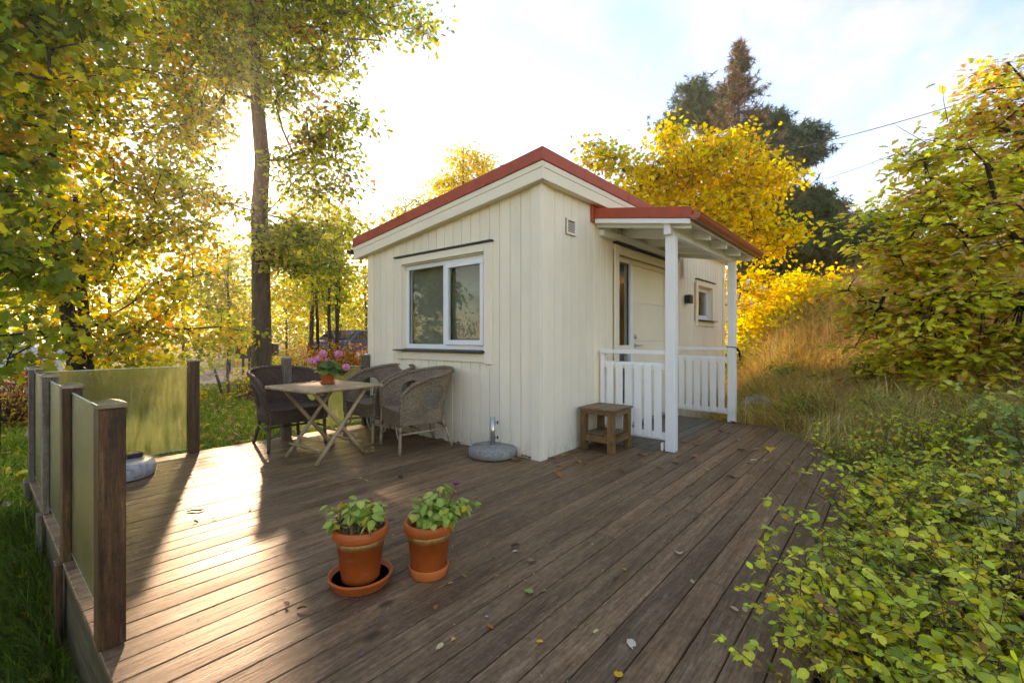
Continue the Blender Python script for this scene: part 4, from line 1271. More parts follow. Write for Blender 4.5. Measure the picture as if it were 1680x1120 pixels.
def gstem(a, b, r0=.003, bow=.02):
    a, b = Vector(a), Vector(b); m_ = a.lerp(b, .5) + Vector((gr_.uniform(-bow, bow), gr_.uniform(-bow, bow), bow))
    mb = MB(); mb.tube([a, a.lerp(m_, .6), m_.lerp(b, .4), b], r0, 6); mb.build('stem', M['stem'], ger)
for k in range(46):
    a = gr_.uniform(0, 2 * PI); sp = gr_.uniform(.01, .115); z = gr_.uniform(-.005, .11) * (1 - sp * 2)
    if k % 4 == 0: pos = cr * gr_.uniform(.09, .20) + cb_ * gr_.uniform(-.05, .06) + cu_ * gr_.uniform(-.04, .075)
    else: pos = Vector((sp * math.cos(a), sp * math.sin(a), z + .015))
    if pos.length > .04: gstem((0, 0, -.004), pos, .0022)
    hd_ = pos + Vector((gr_.uniform(-.05, .05), gr_.uniform(-.05, .05), -.05))
    place_leaf('leaf', gr_.choice(gms), ger, tuple(pos), (gr_.uniform(-.5, .5) + cb_.x * .6, gr_.uniform(-.5, .5) + cb_.y * .6, .8), tuple(hd_), gr_.uniform(.055, .085))
pms = [leaf_mesh('petal', LEAF_BROAD, c, M['petal']) for c in ((.92, .34, .54), (.94, .48, .64), (.86, .20, .42), (.95, .62, .74))]
for (sx, sz, R0) in ((-.150, .115, .045), (-.085, .140, .040), (-.045, .185, .052), (.105, .185, .050), (.175, .060, .048), (-.095, .105, .030), (-.01, .125, .022)):
    c_ = cr * sx * 1.15 + cu_ * sz * 1.05 + cb_ * gr_.uniform(-.02, .05)
    gstem((0, 0, 0), c_, .0026, .03)
    fh = empty('flower_head', tuple(c_)); fh.parent = ger
    nf = int(34 * (R0 / .05) ** 2)
    for k in range(nf):
        z = 1 - 1.75 * (k + .5) / nf; ph = k * 2.39996; q = math.sqrt(max(0, 1 - z * z))
        d = Vector((q * math.cos(ph), q * math.sin(ph), z)); d.normalize()
        for j in range(2):
            tt = Vector((gr_.uniform(-1, 1), gr_.uniform(-1, 1), gr_.uniform(-1, 1))); tt = (tt - d * tt.dot(d)).normalized()
            place_leaf('petal', gr_.choice(pms), fh, tuple(d * R0 * .80 - tt * .008), tuple(d + tt * .3), tuple(tt + d * .35), gr_.uniform(.020, .030) * 1.12)

# ================================================================ parasol bases, stool
pb = empty('parasol_base', (-.165, .445, 0), rad(20), 'round granite parasol base with a steel tube, by the cabin corner', 'parasol base')
mb = MB(); mb.lathe([(0, .004), (.212, .004), (.228, .016), (.232, .05), (.228, .082), (.214, .096), (.05, .100), (0, .100)], 64)
for i, p_ in enumerate(mb.v):
    r_ = math.hypot(p_[0], p_[1])
    if r_ > .1:
        k = 1 + .010 * math.sin(p_[0] * 70 + p_[2] * 90) * math.cos(p_[1] * 60); mb.v[i] = (p_[0] * k, p_[1] * k, p_[2] + .002 * math.sin(p_[0] * 50))
mb.build('stone', M['granite'], pb)
mb = MB(); mb.lathe([(.024, .09), (.024, .375), (.0215, .375), (.0215, .12)], 24); mb.build('tube', M['steel'], pb)
mb = MB(); mb.lathe([(.03, .0985), (.03, .106), (.0245, .107)], 24); mb.build('collar', M['steel'], pb)
for z in (.325, .18):
    mb = MB(); mb.lathe([(.004, 0), (.004, .016), (.016, .017), (.017, .026), (.012, .030), (0, .030)], 14); mb.build('clamp_screw', M['knob'], pb, (.0235 * _R.x * 1.0, .0235 * _R.y, z), rot=Vector(_R).to_track_quat('Z', 'Y').to_euler()).rotation_euler.rotate_axis('Z', 0)
for o in pb.children:
    if o.name.startswith('clamp_screw'):
        d = Matrix.Rotation(-rad(20), 3, 'Z') @ _R
        o.location = d * .0235 + Vector((0, 0, o.location.z)); o.rotation_euler = d.to_track_quat('Z', 'Y').to_euler()
gb = empty('parasol_base', (-2.66, 2.36, 0), rad(10), 'grey plastic parasol base with a wrapped tube behind the near fence post', 'parasol base')
mb = MB(); mb.lathe([(0, .006), (.255, .006), (.262, .014), (.266, .05), (.262, .10), (.245, .122), (.18, .130), (.0, .132)], 56); mb.build('body', M['grey_plastic'], gb)
mb = MB(); mb.prism([(.13, -.06), (.262, -.07), (.262, .06), (.13, .05)], .119, .1205); mb.build('recess', M['knob'], gb)
mb = MB(); mb.box(.08, .19, -.02, .10, .133, .172); mb.build('lid', M['knob'], gb, bevel=.006)
mb = MB(); mb.lathe([(.024, .12), (.024, .38), (0, .381)], 20); mb.build('tube', M['grey_plastic'], gb)
mb = MB(); mb.lathe([(.026, .27), (.038, .29), (.046, .34), (.044, .37), (.030, .40), (.0, .402)], 16); mb.build('wrap', M['white_plastic'], gb)
# stool
st_ = empty('wooden_stool', (.815, -.245, 0), 0, 'low brown timber stool against the cream wall beside the porch', 'stool')
SX, SY, SH = .205, .185, .435
LW = .062
for sx in (-1, 1):
    for sy in (-1, 1):
        mb = MB(); x0, y0 = sx * SX, sy * SY
        mb.box(min(x0, x0 - sx * LW), max(x0, x0 - sx * LW), min(y0, y0 - sy * LW), max(y0, y0 - sy * LW), .003, SH - .075); mb.build('leg', M['stool'], st_, bevel=.003)
for sx in (-1, 1):                                            # top rails, mitred over the legs
    x0, x1_ = (-SX, -SX + LW) if sx < 0 else (SX - LW, SX)
    mb = MB(); mb.prism([(-SY, SH - .0745), (-SY + LW, SH - .0745), (-SY + LW + .012, SH - .062), (SY - LW - .012, SH - .062), (SY - LW, SH - .0745), (SY, SH - .0745), (SY, SH - .022), (-SY, SH - .022)], x0, x1_, 'X'); mb.build('top_rail', M['fascia_wood'] if False else M['stool_x'], st_, bevel=.003)
    mb = MB(); mb.box(min(sx * SX, sx * (SX - .035)) , max(sx * SX, sx * (SX - .035)), -SY + LW + .001, SY - LW - .001, .10, .165); mb.build('shelf_rail', M['stool_x'], st_, bevel=.003)
for sy in (-1, 1):
    y0, y1_ = (-SY, -SY + .04) if sy < 0 else (SY - .04, SY)
    mb = MB(); mb.box(-SX + LW + .001, SX - LW - .001, y0, y1_, SH - .068, SH - .022); mb.build('top_rail', M['stool_x'], st_, bevel=.003)
    mb = MB(); mb.box(-SX + LW + .001, SX - LW - .001, y0, y1_, .10, .165); mb.build('shelf_rail', M['stool_x'], st_, bevel=.003)
for k in range(4):
    w_ = (2 * SY + .03) / 4; y0 = -SY - .015 + k * w_
    mb = MB(); mb.box(-SX - .015, SX + .015, y0, y0 + w_ - .002, SH - .0215, SH); mb.build('seat_board', M['stool_top'], st_, bevel=.003)
for k in range(3):
    w_ = (2 * SY - .09) / 3; y0 = -SY + .045 + k * w_
    mb = MB(); mb.box(-SX + .04, SX - .04, y0, y0 + w_ - .003, .166, .182); mb.build('shelf_board', M['stool_top'], st_, bevel=.002)

# things stored on the landing behind the near railing
shoe = empty('slatted_rack', (1.42, -.16, .006), 0, 'low white slatted rack on the landing behind the near railing', 'rack')
for (x0, x1_) in ((-.18, -.165), (.165, .18)):
    for (y0, y1_) in ((-.10, -.085), (.085, .10)):
        mb = MB(); mb.box(x0, x1_, y0, y1_, 0, .36); mb.build('leg', M['white_plastic'], shoe, bevel=.002)
for z in (.08, .21, .345):
    for k in range(5):
        y0 = -.083 + k * .038
        mb = MB(); mb.box(-.164, .164, y0, y0 + .012, z, z + .012); mb.build('bar', M['white_plastic'], shoe, bevel=.002)

# ================================================================ fallen leaves on the deck
def fallen(kind):
    tpl = {'oak': poly_leaf([(.12, .05), (.22, .17), (.30, .08), (.42, .25), (.52, .12), (.66, .29), (.76, .15), (.90, .20)], .55, .12),
           'oval': fan([(0, 0), (.2, .17), (.5, .25), (.8, .15), (1, 0)], .35, -.1), 'round': fan([(0, 0), (.1, .22), (.4, .36), (.75, .28), (1, 0)], .12, .05),
           'maple': poly_leaf([(-.12, .14), (-.02, .36), (.14, .28), (.38, .56), (.46, .30), (.66, .34), (.70, .14)], .30, .1)}[kind]
    v = tpl[0].copy(); v[:, 2] -= v[:, 2].min(); v[:, 0] -= .5
    return v, tpl[1]
BR, OR, TAN, YE = (.16, .065, .022), (.42, .16, .035), (.48, .34, .19), (.70, .42, .02)
fl_mesh = {}
def fl(kind, col):
    key = (kind, col)
    if key not in fl_mesh:
        me = leaf_mesh(kind + '_leaf', fallen(kind), col, M['dry_leaf']); fl_mesh[key] = me
    return fl_mesh[key]
lrnd = random.Random(77)
def ground_pt(px_, py_):
    d = _F + _R * ((px_ - 840) / 747.0) + Vector((0, 0, (553 - py_) / 747.0)); t_ = -CAM.z / d.z; return CAM + d * t_
ORD = ['leftmost', 'second', 'third', 'fourth', 'fifth', 'sixth', 'seventh', 'eighth', 'ninth', 'tenth', 'eleventh', 'twelfth', 'thirteenth', 'fourteenth', 'fifteenth', 'sixteenth', 'seventeenth', 'eighteenth', 'nineteenth', 'twentieth', 'twenty-first', 'twenty-second', 'twenty-third', 'twenty-fourth', 'twenty-fifth', 'twenty-sixth', 'twenty-seventh']
def hue(c):
    return 'dark brown' if max(c) < .2 else ('rust brown' if c[0] < .38 else ('tan' if c[2] > .12 else 'orange'))
SHAPE = {'oak': 'lobed', 'oval': 'slim', 'round': 'round', 'maple': 'pointed'}
def drop_leaf(px_, py_, kind, col, size, label, group=None, stalk=False, cat='leaf'):
    if group: label = label.replace('HUE', hue(col)).replace('SHAPE', SHAPE[kind])
    p_ = ground_pt(px_, py_)
    o = link('fallen_leaf', fl(kind, col), None, (p_.x, p_.y, .004), (lrnd.uniform(-.12, .12), lrnd.uniform(-.12, .12), lrnd.uniform(0, 6.28)), (size, size * lrnd.uniform(.8, 1.1), size * lrnd.uniform(.8, 1.5)))
    tag(o, label, cat, group)
    if stalk:
        mb = MB(); mb.tube([(-.5, 0, .02), (-.75, .06, .06), (-1.0, .02, .03)], [.02, .016, .012], 5); mb.build('stalk', M['stem_brown'], o)
    return o
drop_leaf(865, 971, 'maple', (.30, .36, .11), .045, 'pale green lobed leaf lying flat on the middle of the deck')
drop_leaf(1036, 1058, 'round', (.66, .60, .44), .056, 'large cream oval leaf with a stalk near the bottom of the deck', stalk=True)
drop_leaf(1015, 1107, 'round', (.78, .44, .02), .042, 'bright yellow curled leaf at the bottom edge of the deck', stalk=True)
drop_leaf(886, 1054, 'oval', (.78, .46, .02), .036, 'small bright yellow leaf near the front of the deck')
drop_leaf(722, 1062, 'oval', (.66, .50, .26), .05, 'pale buff pointed leaf lying front of the two big pots')
drop_leaf(744, 1050, 'oval', (.72, .42, .14), .036, 'tan leaf tip beside the pale buff pointed leaf')
drop_leaf(875, 922, 'maple', (.34, .21, .12), .052, 'curled two tone brown leaf on the mid deck')
drop_leaf(845, 905, 'round', (.66, .58, .54), .034, 'pinkish white oval leaf under a dark curled leaf')
drop_leaf(846, 897, 'oak', (.12, .045, .02), .06, 'dark brown curled leaf above the pinkish oval leaf')
drop_leaf(1115, 909, 'maple', (.62, .52, .42), .046, 'pale crumpled grey leaf on the right of the deck')
drop_leaf(1264, 740, 'maple', (.74, .50, .03), .12, 'bright yellow maple leaf on the far right of the deck')
drop_leaf(1236, 755, 'round', (.72, .60, .34), .07, 'pale cream leaf just below the yellow maple leaf')
drop_leaf(1199, 783, 'oval', (.07, .03, .02), .085, 'dark purple brown leaf with a long stalk on the right boards', stalk=True)
drop_leaf(915, 780, 'oak', (.44, .17, .03), .12, 'orange brown oak leaf in front of the cabin corner')
drop_leaf(588, 978, 'round', (.76, .47, .02), .032, 'yellow round leaf under the rim of the wide saucer')
drop_leaf(1139, 730, 'oak', (.36, .16, .07), .10, 'rust coloured oak leaf on the deck right of the near porch post')
drop_leaf(1422, 717, 'maple', (.46, .17, .05), .12, 'orange maple leaf at the curved edge of the deck')
drop_leaf(715, 998, 'oval', OR, .042, 'orange brown leaf below the right hand pot')
drop_leaf(804, 1029, 'oval', OR, .040, 'orange brown leaf beside a lilac petal on the front deck')
drop_leaf(978, 1037, 'oval', (.70, .56, .26), .034, 'creamy yellow small leaf with a stalk on the front deck', stalk=True)
drop_leaf(1024, 935, 'oval', (.58, .28, .05), .036, 'amber leaf tip on the mid right boards')
drop_leaf(1136, 955, 'oval', (.56, .38, .2), .04, 'buff leaf lying across a board gap on the right')
drop_leaf(1205, 1000, 'oval', (.60, .42, .24), .042, 'pale tan slim leaf beside the shrub, upper of two')
drop_leaf(1222, 1001, 'oval', (.60, .40, .22), .04, 'pale tan slim leaf beside the shrub, touching the foliage')
g_stool, g_porch, g_mid, g_left, g_wall = 'small leaves round the stool', 'small leaves on the far deck', 'small leaves on the mid deck', 'small leaves on the sunlit deck', 'dry leaves along the window wall'
for k_, (x_, y_) in enumerate(sorted(((938, 742), (925, 747), (944, 752), (950, 758), (960, 763), (905, 752), (1008, 742), (1036, 733), (898, 757), (985, 748), (920, 765), (1050, 748), (1060, 747)))):
    drop_leaf(x_, y_, lrnd.choice(['oak', 'oval']), lrnd.choice([BR, OR, (.50, .22, .06)]), lrnd.uniform(.05, .085), 'HUE SHAPE dry leaf round the stool, %s from the left' % ORD[k_], g_stool)
for k_, (x_, y_) in enumerate(sorted(((1180, 703), (1184, 708), (1194, 712), (1171, 716), (1176, 722), (1212, 722), (1216, 738), (1243, 712), (1250, 716), (1142, 751), (1150, 725), (1120, 727), (1242, 737), (1230, 760), (1258, 757), (1107, 760), (1081, 768), (1022, 773), (1156, 770), (1203, 694), (1312, 705), (1330, 726)))):
    drop_leaf(x_, y_, lrnd.choice(['oak', 'oval', 'maple']), lrnd.choice([BR, (.28, .13, .06), TAN, (.36, .18, .08)]), lrnd.uniform(.055, .10), 'HUE SHAPE leaf on the far deck beyond the porch post, %s from the left' % ORD[k_], g_porch)
for k_, (x_, y_) in enumerate(sorted(((790, 828), (786, 895), (810, 917), (762, 946), (740, 958), (816, 945), (861, 953), (894, 970), (920, 954), (973, 880), (972, 893), (1099, 882), (1108, 885), (1165, 884), (1100, 842), (1210, 882), (1130, 841), (1009, 950), (1140, 923), (903, 1010), (945, 1031), (1083, 1025), (998, 1045), (1168, 818), (1012, 792), (930, 830), (1060, 810)))):
    drop_leaf(x_, y_, lrnd.choice(['oval', 'oval', 'oak']), lrnd.choice([BR, OR, (.40, .20, .08), TAN]), lrnd.uniform(.020, .036), 'tiny HUE SHAPE leaf on the shaded mid deck, %s from the left' % ORD[k_], g_mid)
for k_, (x_, y_) in enumerate(sorted(((260, 774), (294, 823), (330, 838), (318, 790), (313, 781), (410, 836), (498, 875), (352, 851), (321, 857), (411, 782), (347, 768), (488, 865), (495, 1000), (470, 993), (600, 774), (452, 823)))):
    drop_leaf(x_, y_, lrnd.choice(['oval', 'oak']), lrnd.choice([BR, OR, (.30, .14, .05)]), lrnd.uniform(.025, .05), 'small HUE SHAPE leaf on the boards between fence and table, %s from the left' % ORD[k_], g_left)
for k_, (x_, y_) in enumerate(sorted(((663, 716), (671, 718), (700, 722), (718, 727), (747, 724), (755, 727), (768, 726), (830, 727), (858, 750), (850, 755), (846, 748), (868, 752), (726, 723)))):
    drop_leaf(x_, y_, lrnd.choice(['oak', 'maple']), lrnd.choice([(.30, .12, .03), OR, BR]), lrnd.uniform(.06, .095), 'curled HUE SHAPE leaf at the foot of the window wall, %s from the left' % ORD[k_], g_wall)
pm_ = leaf_mesh('fallen_petal', (lambda q: (q[0] - np.array([.5, 0, 0]), q[1]))(LEAF_OVAL), (.42, .10, .36), M['petal'])
for k_, (x_, y_) in enumerate(sorted(((570, 982), (577, 982), (585, 983), (593, 983), (602, 980), (620, 987), (532, 997), (583, 1006), (608, 1026), (594, 1073), (750, 955), (752, 971), (648, 757), (628, 1010)))):
    p_ = ground_pt(x_, y_); s_ = lrnd.uniform(.012, .02)
    o = link('fallen_petal', pm_, None, (p_.x, p_.y, .004), (0, 0, lrnd.uniform(0, 6)), (s_, s_, s_)); tag(o, 'tiny magenta petal on the deck near the pots, %s from the left' % ORD[k_], 'petal', 'fallen petals')
p_ = ground_pt(799, 1014); o = link('fallen_petal', leaf_mesh('lilac_petal', LEAF_BROAD, (.66, .46, .66), M['petal']), None, (p_.x, p_.y, .004), (0, 0, 1), (.022,) * 3); tag(o, 'single pale lilac petal on the front deck boards', 'petal')
mb = MB(); mb.tube([(0, 0, .004), (.03, .004, .010), (.06, -.002, .006), (.085, .008, .004)], [.0045, .0055, .005, .003], 6)
p_ = ground_pt(330, 838); o = mb.build('twig', M['stem_brown'], None, (p_.x, p_.y, .001), rot=(0, 0, 2.4)); tag(o, 'short dark twig lying on the sunlit boards', 'twig')
mb = MB(); mb.lathe([(0, 0), (.014, .006), (.017, .016), (.010, .026), (0, .03)], 10)
p_ = ground_pt(657, 784); o = mb.build('acorn', M['stem_brown'], None, (p_.x, p_.y, .001)); tag(o, 'small brown acorn on the dark boards left of the granite base', 'acorn')

# ================================================================ vegetation
LIT = np.array([(-1.95, 2.75), (-1.38, 2.90), (-2.17, .52), (-2.42, -.32), (-2.62, -1.0), (-3.1, -.9), (-3.1, .3), (-2.75, 2.85)])
def in_poly(q, poly):
    x, y = q[:, 0], q[:, 1]; c = np.zeros(len(q), bool); j = len(poly) - 1
    for i in range(len(poly)):
        xi, yi = poly[i]; xj, yj = poly[j]
        c ^= ((yi > y) != (yj > y)) & (x < (xj - xi) * (y - yi) / (yj - yi + 1e-12) + xi); j = i
    return c
SV = np.array(SUN)
def gap_keep(p, keep=.12, n=None):
    """the opening in the crowns through which the low sun reaches the deck"""
    t = p[:, 2] / SV[2]; q = p[:, :2] - SV[:2] * t[:, None]
    hit = in_poly(q, LIT) & (p[:, 1] > 2.9)
    d = p - np.array(CAM); k = d @ SV; perp = np.linalg.norm(d - k[:, None] * SV, axis=1)
    hit |= (k > 0) & (perp < .10 + .018 * k)
    return ~hit | (rng.random(len(p)) < keep)

def edges_mesh(name, P0, P1, r0, r1, mat, sides=6):
    """tapered round pieces between pairs of points"""
    P0, P1 = np.asarray(P0), np.asarray(P1); d = unit(P1 - P0)
    ref = np.where(np.abs(d[:, 2:3]) < .9, np.array([[0, 0, 1.]]), np.array([[1., 0, 0]]))
    u = unit(np.cross(d, ref)); w = np.cross(d, u)
    a = np.arange(sides) * 2 * PI / sides
    ring = u[:, None, :] * np.cos(a)[None, :, None] + w[:, None, :] * np.sin(a)[None, :, None]
    A = P0[:, None] + ring * r0[:, None, None]; B = P1[:, None] + ring * r1[:, None, None]
    V = np.concatenate([A, B], 1).reshape(-1, 3); N = len(P0)
    k = np.arange(sides); q = np.stack([k, (k + 1) % sides, sides + (k + 1) % sides, sides + k], -1)
    T = (q[None] + (np.arange(N) * 2 * sides)[:, None, None]).reshape(-1, 4)
    return mesh_np(name, V, T, mat, None, True)

def grow(trunk_pts, trunk_r, tips, rs, bow=.12, seg=.45, tip_r=.006):
    """join every tip to the nearest suitable branch; returns edges with radii"""
    nodes = [np.array(p) for p in trunk_pts]; par = [-1] + list(range(len(trunk_pts) - 1)); ntr = len(nodes)
    tips = np.asarray(tips)
    tp = np.array(trunk_pts)
    dist = np.min(np.linalg.norm(tips[:, None] - tp[None], axis=2), axis=1)
    for ti in np.argsort(dist):
        t = tips[ti]; A = np.array(nodes)
        d = t - A; L = np.linalg.norm(d, axis=1)
        cost = L + .9 * np.maximum(0, -d[:, 2] + .15 * L) + np.where(np.arange(len(A)) < ntr, .0, .12) + np.where(A[:, 2] < tp[0, 2] + .25 * (tp[-1, 2] - tp[0, 2]), 1.2, 0)
        b = int(np.argmin(cost)); a = A[b]; k = max(1, int(L[b] / seg)); prev = b
        off = rng.normal(0, bow, 3) * L[b]; off[2] = abs(off[2]) * .7
        for s_ in range(1, k + 1):
            f_ = s_ / k
            nodes.append(a + (t - a) * f_ + off * math.sin(PI * f_) + (rng.normal(0, .02, 3) * L[b] if s_ < k else 0)); par.append(prev); prev = len(nodes) - 1
    n_ = len(nodes); wgt = np.zeros(n_); child = np.zeros(n_, int)
    for i in range(n_):
        if par[i] >= 0: child[par[i]] += 1
    wgt[child == 0] = tip_r ** 2.3
    for i in range(n_ - 1, 0, -1):
        pass
    order = sorted(range(n_), key=lambda i: -i)
    for i in order:
        if wgt[i] == 0: wgt[i] = tip_r ** 2.3
        if par[i] >= 0: wgt[par[i]] += wgt[i]
    r = wgt ** (1 / 2.3)
    for i in range(ntr): r[i] = trunk_r[i]
    e = [(par[i], i) for i in range(n_) if par[i] >= 0]
    A = np.array([nodes[a] for a, b in e]); B = np.array([nodes[b] for a, b in e])
    ra = np.array([r[b] * 1.12 if (a < ntr and b >= ntr) else min(r[a], r[b] * 1.35) for a, b in e]); rb = np.array([r[b] for a, b in e])
    tr = np.array([b < ntr for a, b in e])
    cap = .55 * max(trunk_r)
    ra = np.where(tr, np.array([r[a] for a, b in e]), np.minimum(ra, cap)); rb = np.where(tr, rb, np.minimum(rb, cap))
    return A, B, ra, rb, tr

def lobe_points(lobes, n, shell=.55):
    """points spread through a set of ellipsoid lobes (centre, (rx,ry,rz))"""
    vol = np.array([r[0] * r[1] * r[2] for c, r in lobes]) ** .8; pick = rng.choice(len(lobes), n, p=vol / vol.sum())
    d = unit(rng.normal(0, 1, (n, 3))); rr = (shell + (1 - shell) * rng.random(n)) * np.where(rng.random(n) < .25, rng.random(n) ** .5, 1)
    C_ = np.array([c for c, r in lobes])[pick]; R_ = np.array([r for c, r in lobes], float)[pick]
    return C_ + d * R_ * rr[:, None]

def leaves_at(centres, per, spread, size, tpl, pal, wts, droop=.35, keep=None, clump=.6, flat=.6, amt=.2):
    """leaves round twig ends; neighbouring leaves share a tint"""
    n0 = len(centres); cidx = np.repeat(np.arange(n0), per); n = len(cidx)
    w = np.array(wts, float) / np.sum(wts); ci = rng.choice(len(pal), n0, p=w)[cidx]
    li = rng.choice(len(pal), n, p=w); ix = np.where(rng.random(n) < clump, ci, li)
    off = rng.normal(0, 1, (n, 3)) * spread; off[:, 2] *= flat
    p_ = centres[cidx] + off
    col = vary(pal, n, None, amt, ix)
    nm = unit(rng.normal(0, 1, (n, 3)) * .75 + np.array([0, 0, .75]) + .35 * unit(off))
    hd = unit(unit(off) * .7 + rng.normal(0, .7, (n, 3)) + np.array([0, 0, -droop]))
    sz = size * np.clip(rng.normal(1, .22, n), .5, 1.6)
    if keep is not None:
        k = keep(p_); p_, nm, hd, sz, col, cidx = p_[k], nm[k], hd[k], sz[k], col[k], cidx[k]
    LAST['c'] = cidx
    return p_, nm, hd, sz, col
LAST = {}

def tree(name, label, cat, base, trunk, trunk_r, lobes, ntips, per, spread, size, tpl, pal, wts, bark, group=None, keep=gap_keep, part_leaves=0,
         twigs=0, twig_r=.003, rosette=False, droop=.35, leaf_mat=None, seg=.45, shell=.55, flat=.6, sides=7, clump=.6, extra_trunks=()):
    """a tree: trunk with limbs and twigs, and a crown of single leaves"""
    base = np.array(base, float); t = empty(name, base, 0, label, cat, group)
    tips = lobe_points(lobes, ntips, shell)
    gz_ = ground_z(tips[:, 0], tips[:, 1]); tips[:, 2] = np.maximum(tips[:, 2], gz_ + .15)
    tips = tips[keep(tips)] if keep is not None else tips
    tr_ = np.array(trunk, float)
    A, B, ra, rb, isT = grow(tr_, trunk_r, tips, None, seg=seg)
    sets = [(A, B, ra, rb, isT)]
    def part(nm_, m_):
        if m_.any():
            q_ = link(nm_, edges_mesh(nm_, A[m_] - base, B[m_] - base, ra[m_], rb[m_], bark, sides), t)
            if nm_ == 'branches': q_['kind'] = 'stuff'
    part('trunk', isT); part('branches', ~isT)
    for (pts, rs_) in extra_trunks:
        pts = np.array(pts, float) - base; rs_ = np.array(rs_)
        link('trunk', edges_mesh('trunk', pts[:-1], pts[1:], rs_[:-1], rs_[1:], bark, sides), t)
    P_, Nm, Hd, Sz, Cl = leaves_at(tips, per, spread, size, tpl, pal, wts, droop, keep, clump, flat)
    if rosette:
        o_ = unit(P_ - tips[LAST['c']] + rng.normal(0, .03, P_.shape)); Hd = unit(o_ * np.array([1, 1, .35]) + rng.normal(0, .25, P_.shape)); Nm = unit(np.array([0, 0, 1.]) + rng.normal(0, .38, P_.shape))
    if twigs:
        k = rng.choice(len(P_), int(len(P_) * twigs), replace=False); r_ = np.full(len(k), twig_r)
        q_ = link('twigs', edges_mesh('twigs', tips[LAST['c'][k]] - base, P_[k] - base, r_, r_ * .5, bark, 3), t); q_['kind'] = 'stuff'
    if part_leaves:
        dist = np.linalg.norm(P_ - np.array(CAM), axis=1) / Sz
        vis = np.argsort(dist)[:part_leaves]
        cls = [leaf_mesh('leaf_variant', tpl, c, leaf_mat or M['leaf']) for c in pal]
        pa = np.array(pal)
        for i in vis:
            ix = int(np.argmin(((pa - Cl[i]) ** 2).sum(1)))
            place_leaf('leaf', cls[ix], t, P_[i] - base, Nm[i], Hd[i], float(Sz[i]))
        m_ = np.ones(len(P_), bool); m_[vis] = False; P_, Nm, Hd, Sz, Cl = P_[m_], Nm[m_], Hd[m_], Sz[m_], Cl[m_]
    V, T, C_ = scatter(tpl[0], tpl[1], P_ - base, frames(Nm, Hd), Sz, Cl)
    cr_ = link('crown', mesh_np('crown', V, T, leaf_mat or M['leaf'], C_), t); cr_['kind'] = 'stuff'
    return t

def lobe(px_, py_, rpx, t, ry=None, depth=None):
    r = rpx * t / 747.0; rz = (ry or rpx) * t / 747.0
    return (at(px_, py_, t), (r if depth is None else max(r, depth), r if depth is None else max(r, depth), rz))

YEL, GOLD, LIME, OLIVE, GREEN, DKG, ORA, RUST = (.74, .58, .045), (.70, .48, .035), (.50, .52, .05), (.31, .33, .045), (.21, .28, .035), (.13, .185, .03), (.60, .28, .04), (.36, .17, .055)

# --- the tall oak that half hides the sun
ob = np.array([.48, 7.58, -.16])
trk = [ob + np.array(o) for o in ((0, 0, -.1), (0, .0, .25), (.02, 0, 1.2), (.0, .0, 2.6), (-.02, .02, 3.9), (.03, .0, 5.0), (-.05, .05, 6.2), (-.1, .1, 7.6), (.05, .1, 9.0), (.1, .2, 10.8))]
tree('oak_tree', 'tall oak with a bare straight trunk in front of the low sun', 'tree', ob, trk, [.30, .205, .182, .172, .16, .148, .125, .10, .075, .04],
     [lobe(430, 60, 120, 9.5), lobe(330, 40, 110, 9.2), lobe(520, 170, 85, 9.0), lobe(540, 50, 80, 9.2), lobe(500, 300, 70, 9.4), lobe(545, 270, 48, 9.1, 60),
      lobe(640, 20, 62, 8.6, 38), lobe(690, 55, 28, 8.6, 34), lobe(320, 190, 60, 9.8), lobe(490, 410, 62, 10.2), lobe(400, -90, 170, 10.0), lobe(230, 60, 90, 9.0), lobe(350, 330, 50, 10.4, 40),
      lobe(560, -60, 120, 9.3), lobe(330, 130, 70, 8.9), lobe(470, 380, 48, 9.0), lobe(300, 260, 60, 9.6), lobe(570, 200, 40, 9.0), lobe(462, 425, 46, 9.4), lobe(462, 420, 44, 9.6), lobe(520, 440, 55, 9.8), lobe(500, 410, 55, 9.2), lobe(540, 390, 50, 9.6)],
     800, 46, .20, .098, LEAF_OAK, [OLIVE, GREEN, DKG, LIME, RUST, GOLD], [6, 6, 3.5, 3.5, .7, .9], M['oak_bark'], seg=.5, sides=10, twigs=.22, twig_r=.004)

# --- yellow maples and hazels on the left
b1 = np.array([-2.30, 7.25, -.2]); 
tree('maple_tree', 'yellow leaved maple with two dark stems behind the left fence', 'tree', b1,
     [b1 + np.array(o) for o in ((0, 0, -.1), (-.02, .02, .5), (-.10, .06, 1.3), (-.20, .08, 2.3), (-.32, .1, 3.4), (-.3, .2, 4.6), (-.2, .2, 6.0))], [.13, .11, .10, .09, .07, .05, .02],
     [lobe(110, 190, 110, 7.2), lobe(60, 400, 100, 7.0), lobe(220, 320, 85, 7.3), lobe(250, 470, 80, 7.5), lobe(170, 60, 120, 7.6), lobe(320, 510, 66, 8.0, 60),
      lobe(130, 500, 80, 7.2), lobe(200, 560, 70, 7.3, 45), lobe(300, 400, 60, 8.0), lobe(150, 400, 80, 7.6), lobe(60, 250, 90, 7.2), lobe(100, 570, 60, 7.0, 40), lobe(350, 560, 50, 8.2, 36), lobe(270, 330, 70, 8.2), lobe(345, 470, 55, 8.5), lobe(390, 530, 40, 8.8, 36), lobe(270, 180, 70, 8.0), lobe(30, 60, 90, 7.4)],
     500, 33, .20, .094, LEAF_BROAD, [(.66, .50, .04), (.62, .41, .03), LIME, OLIVE, GREEN, ORA], [3.6, 2.2, 5, 5, 3.4, .8], M['bark'], twigs=.25,
     extra_trunks=[([b1 + np.array(o) for o in ((.05, .0, -.1), (.10, .05, .6), (.06, .1, 1.5), (.0, .1, 2.4), (-.05, .15, 3.6))], [.10, .085, .075, .06, .03])])
b2 = np.array([-3.3, 4.75, -.25])
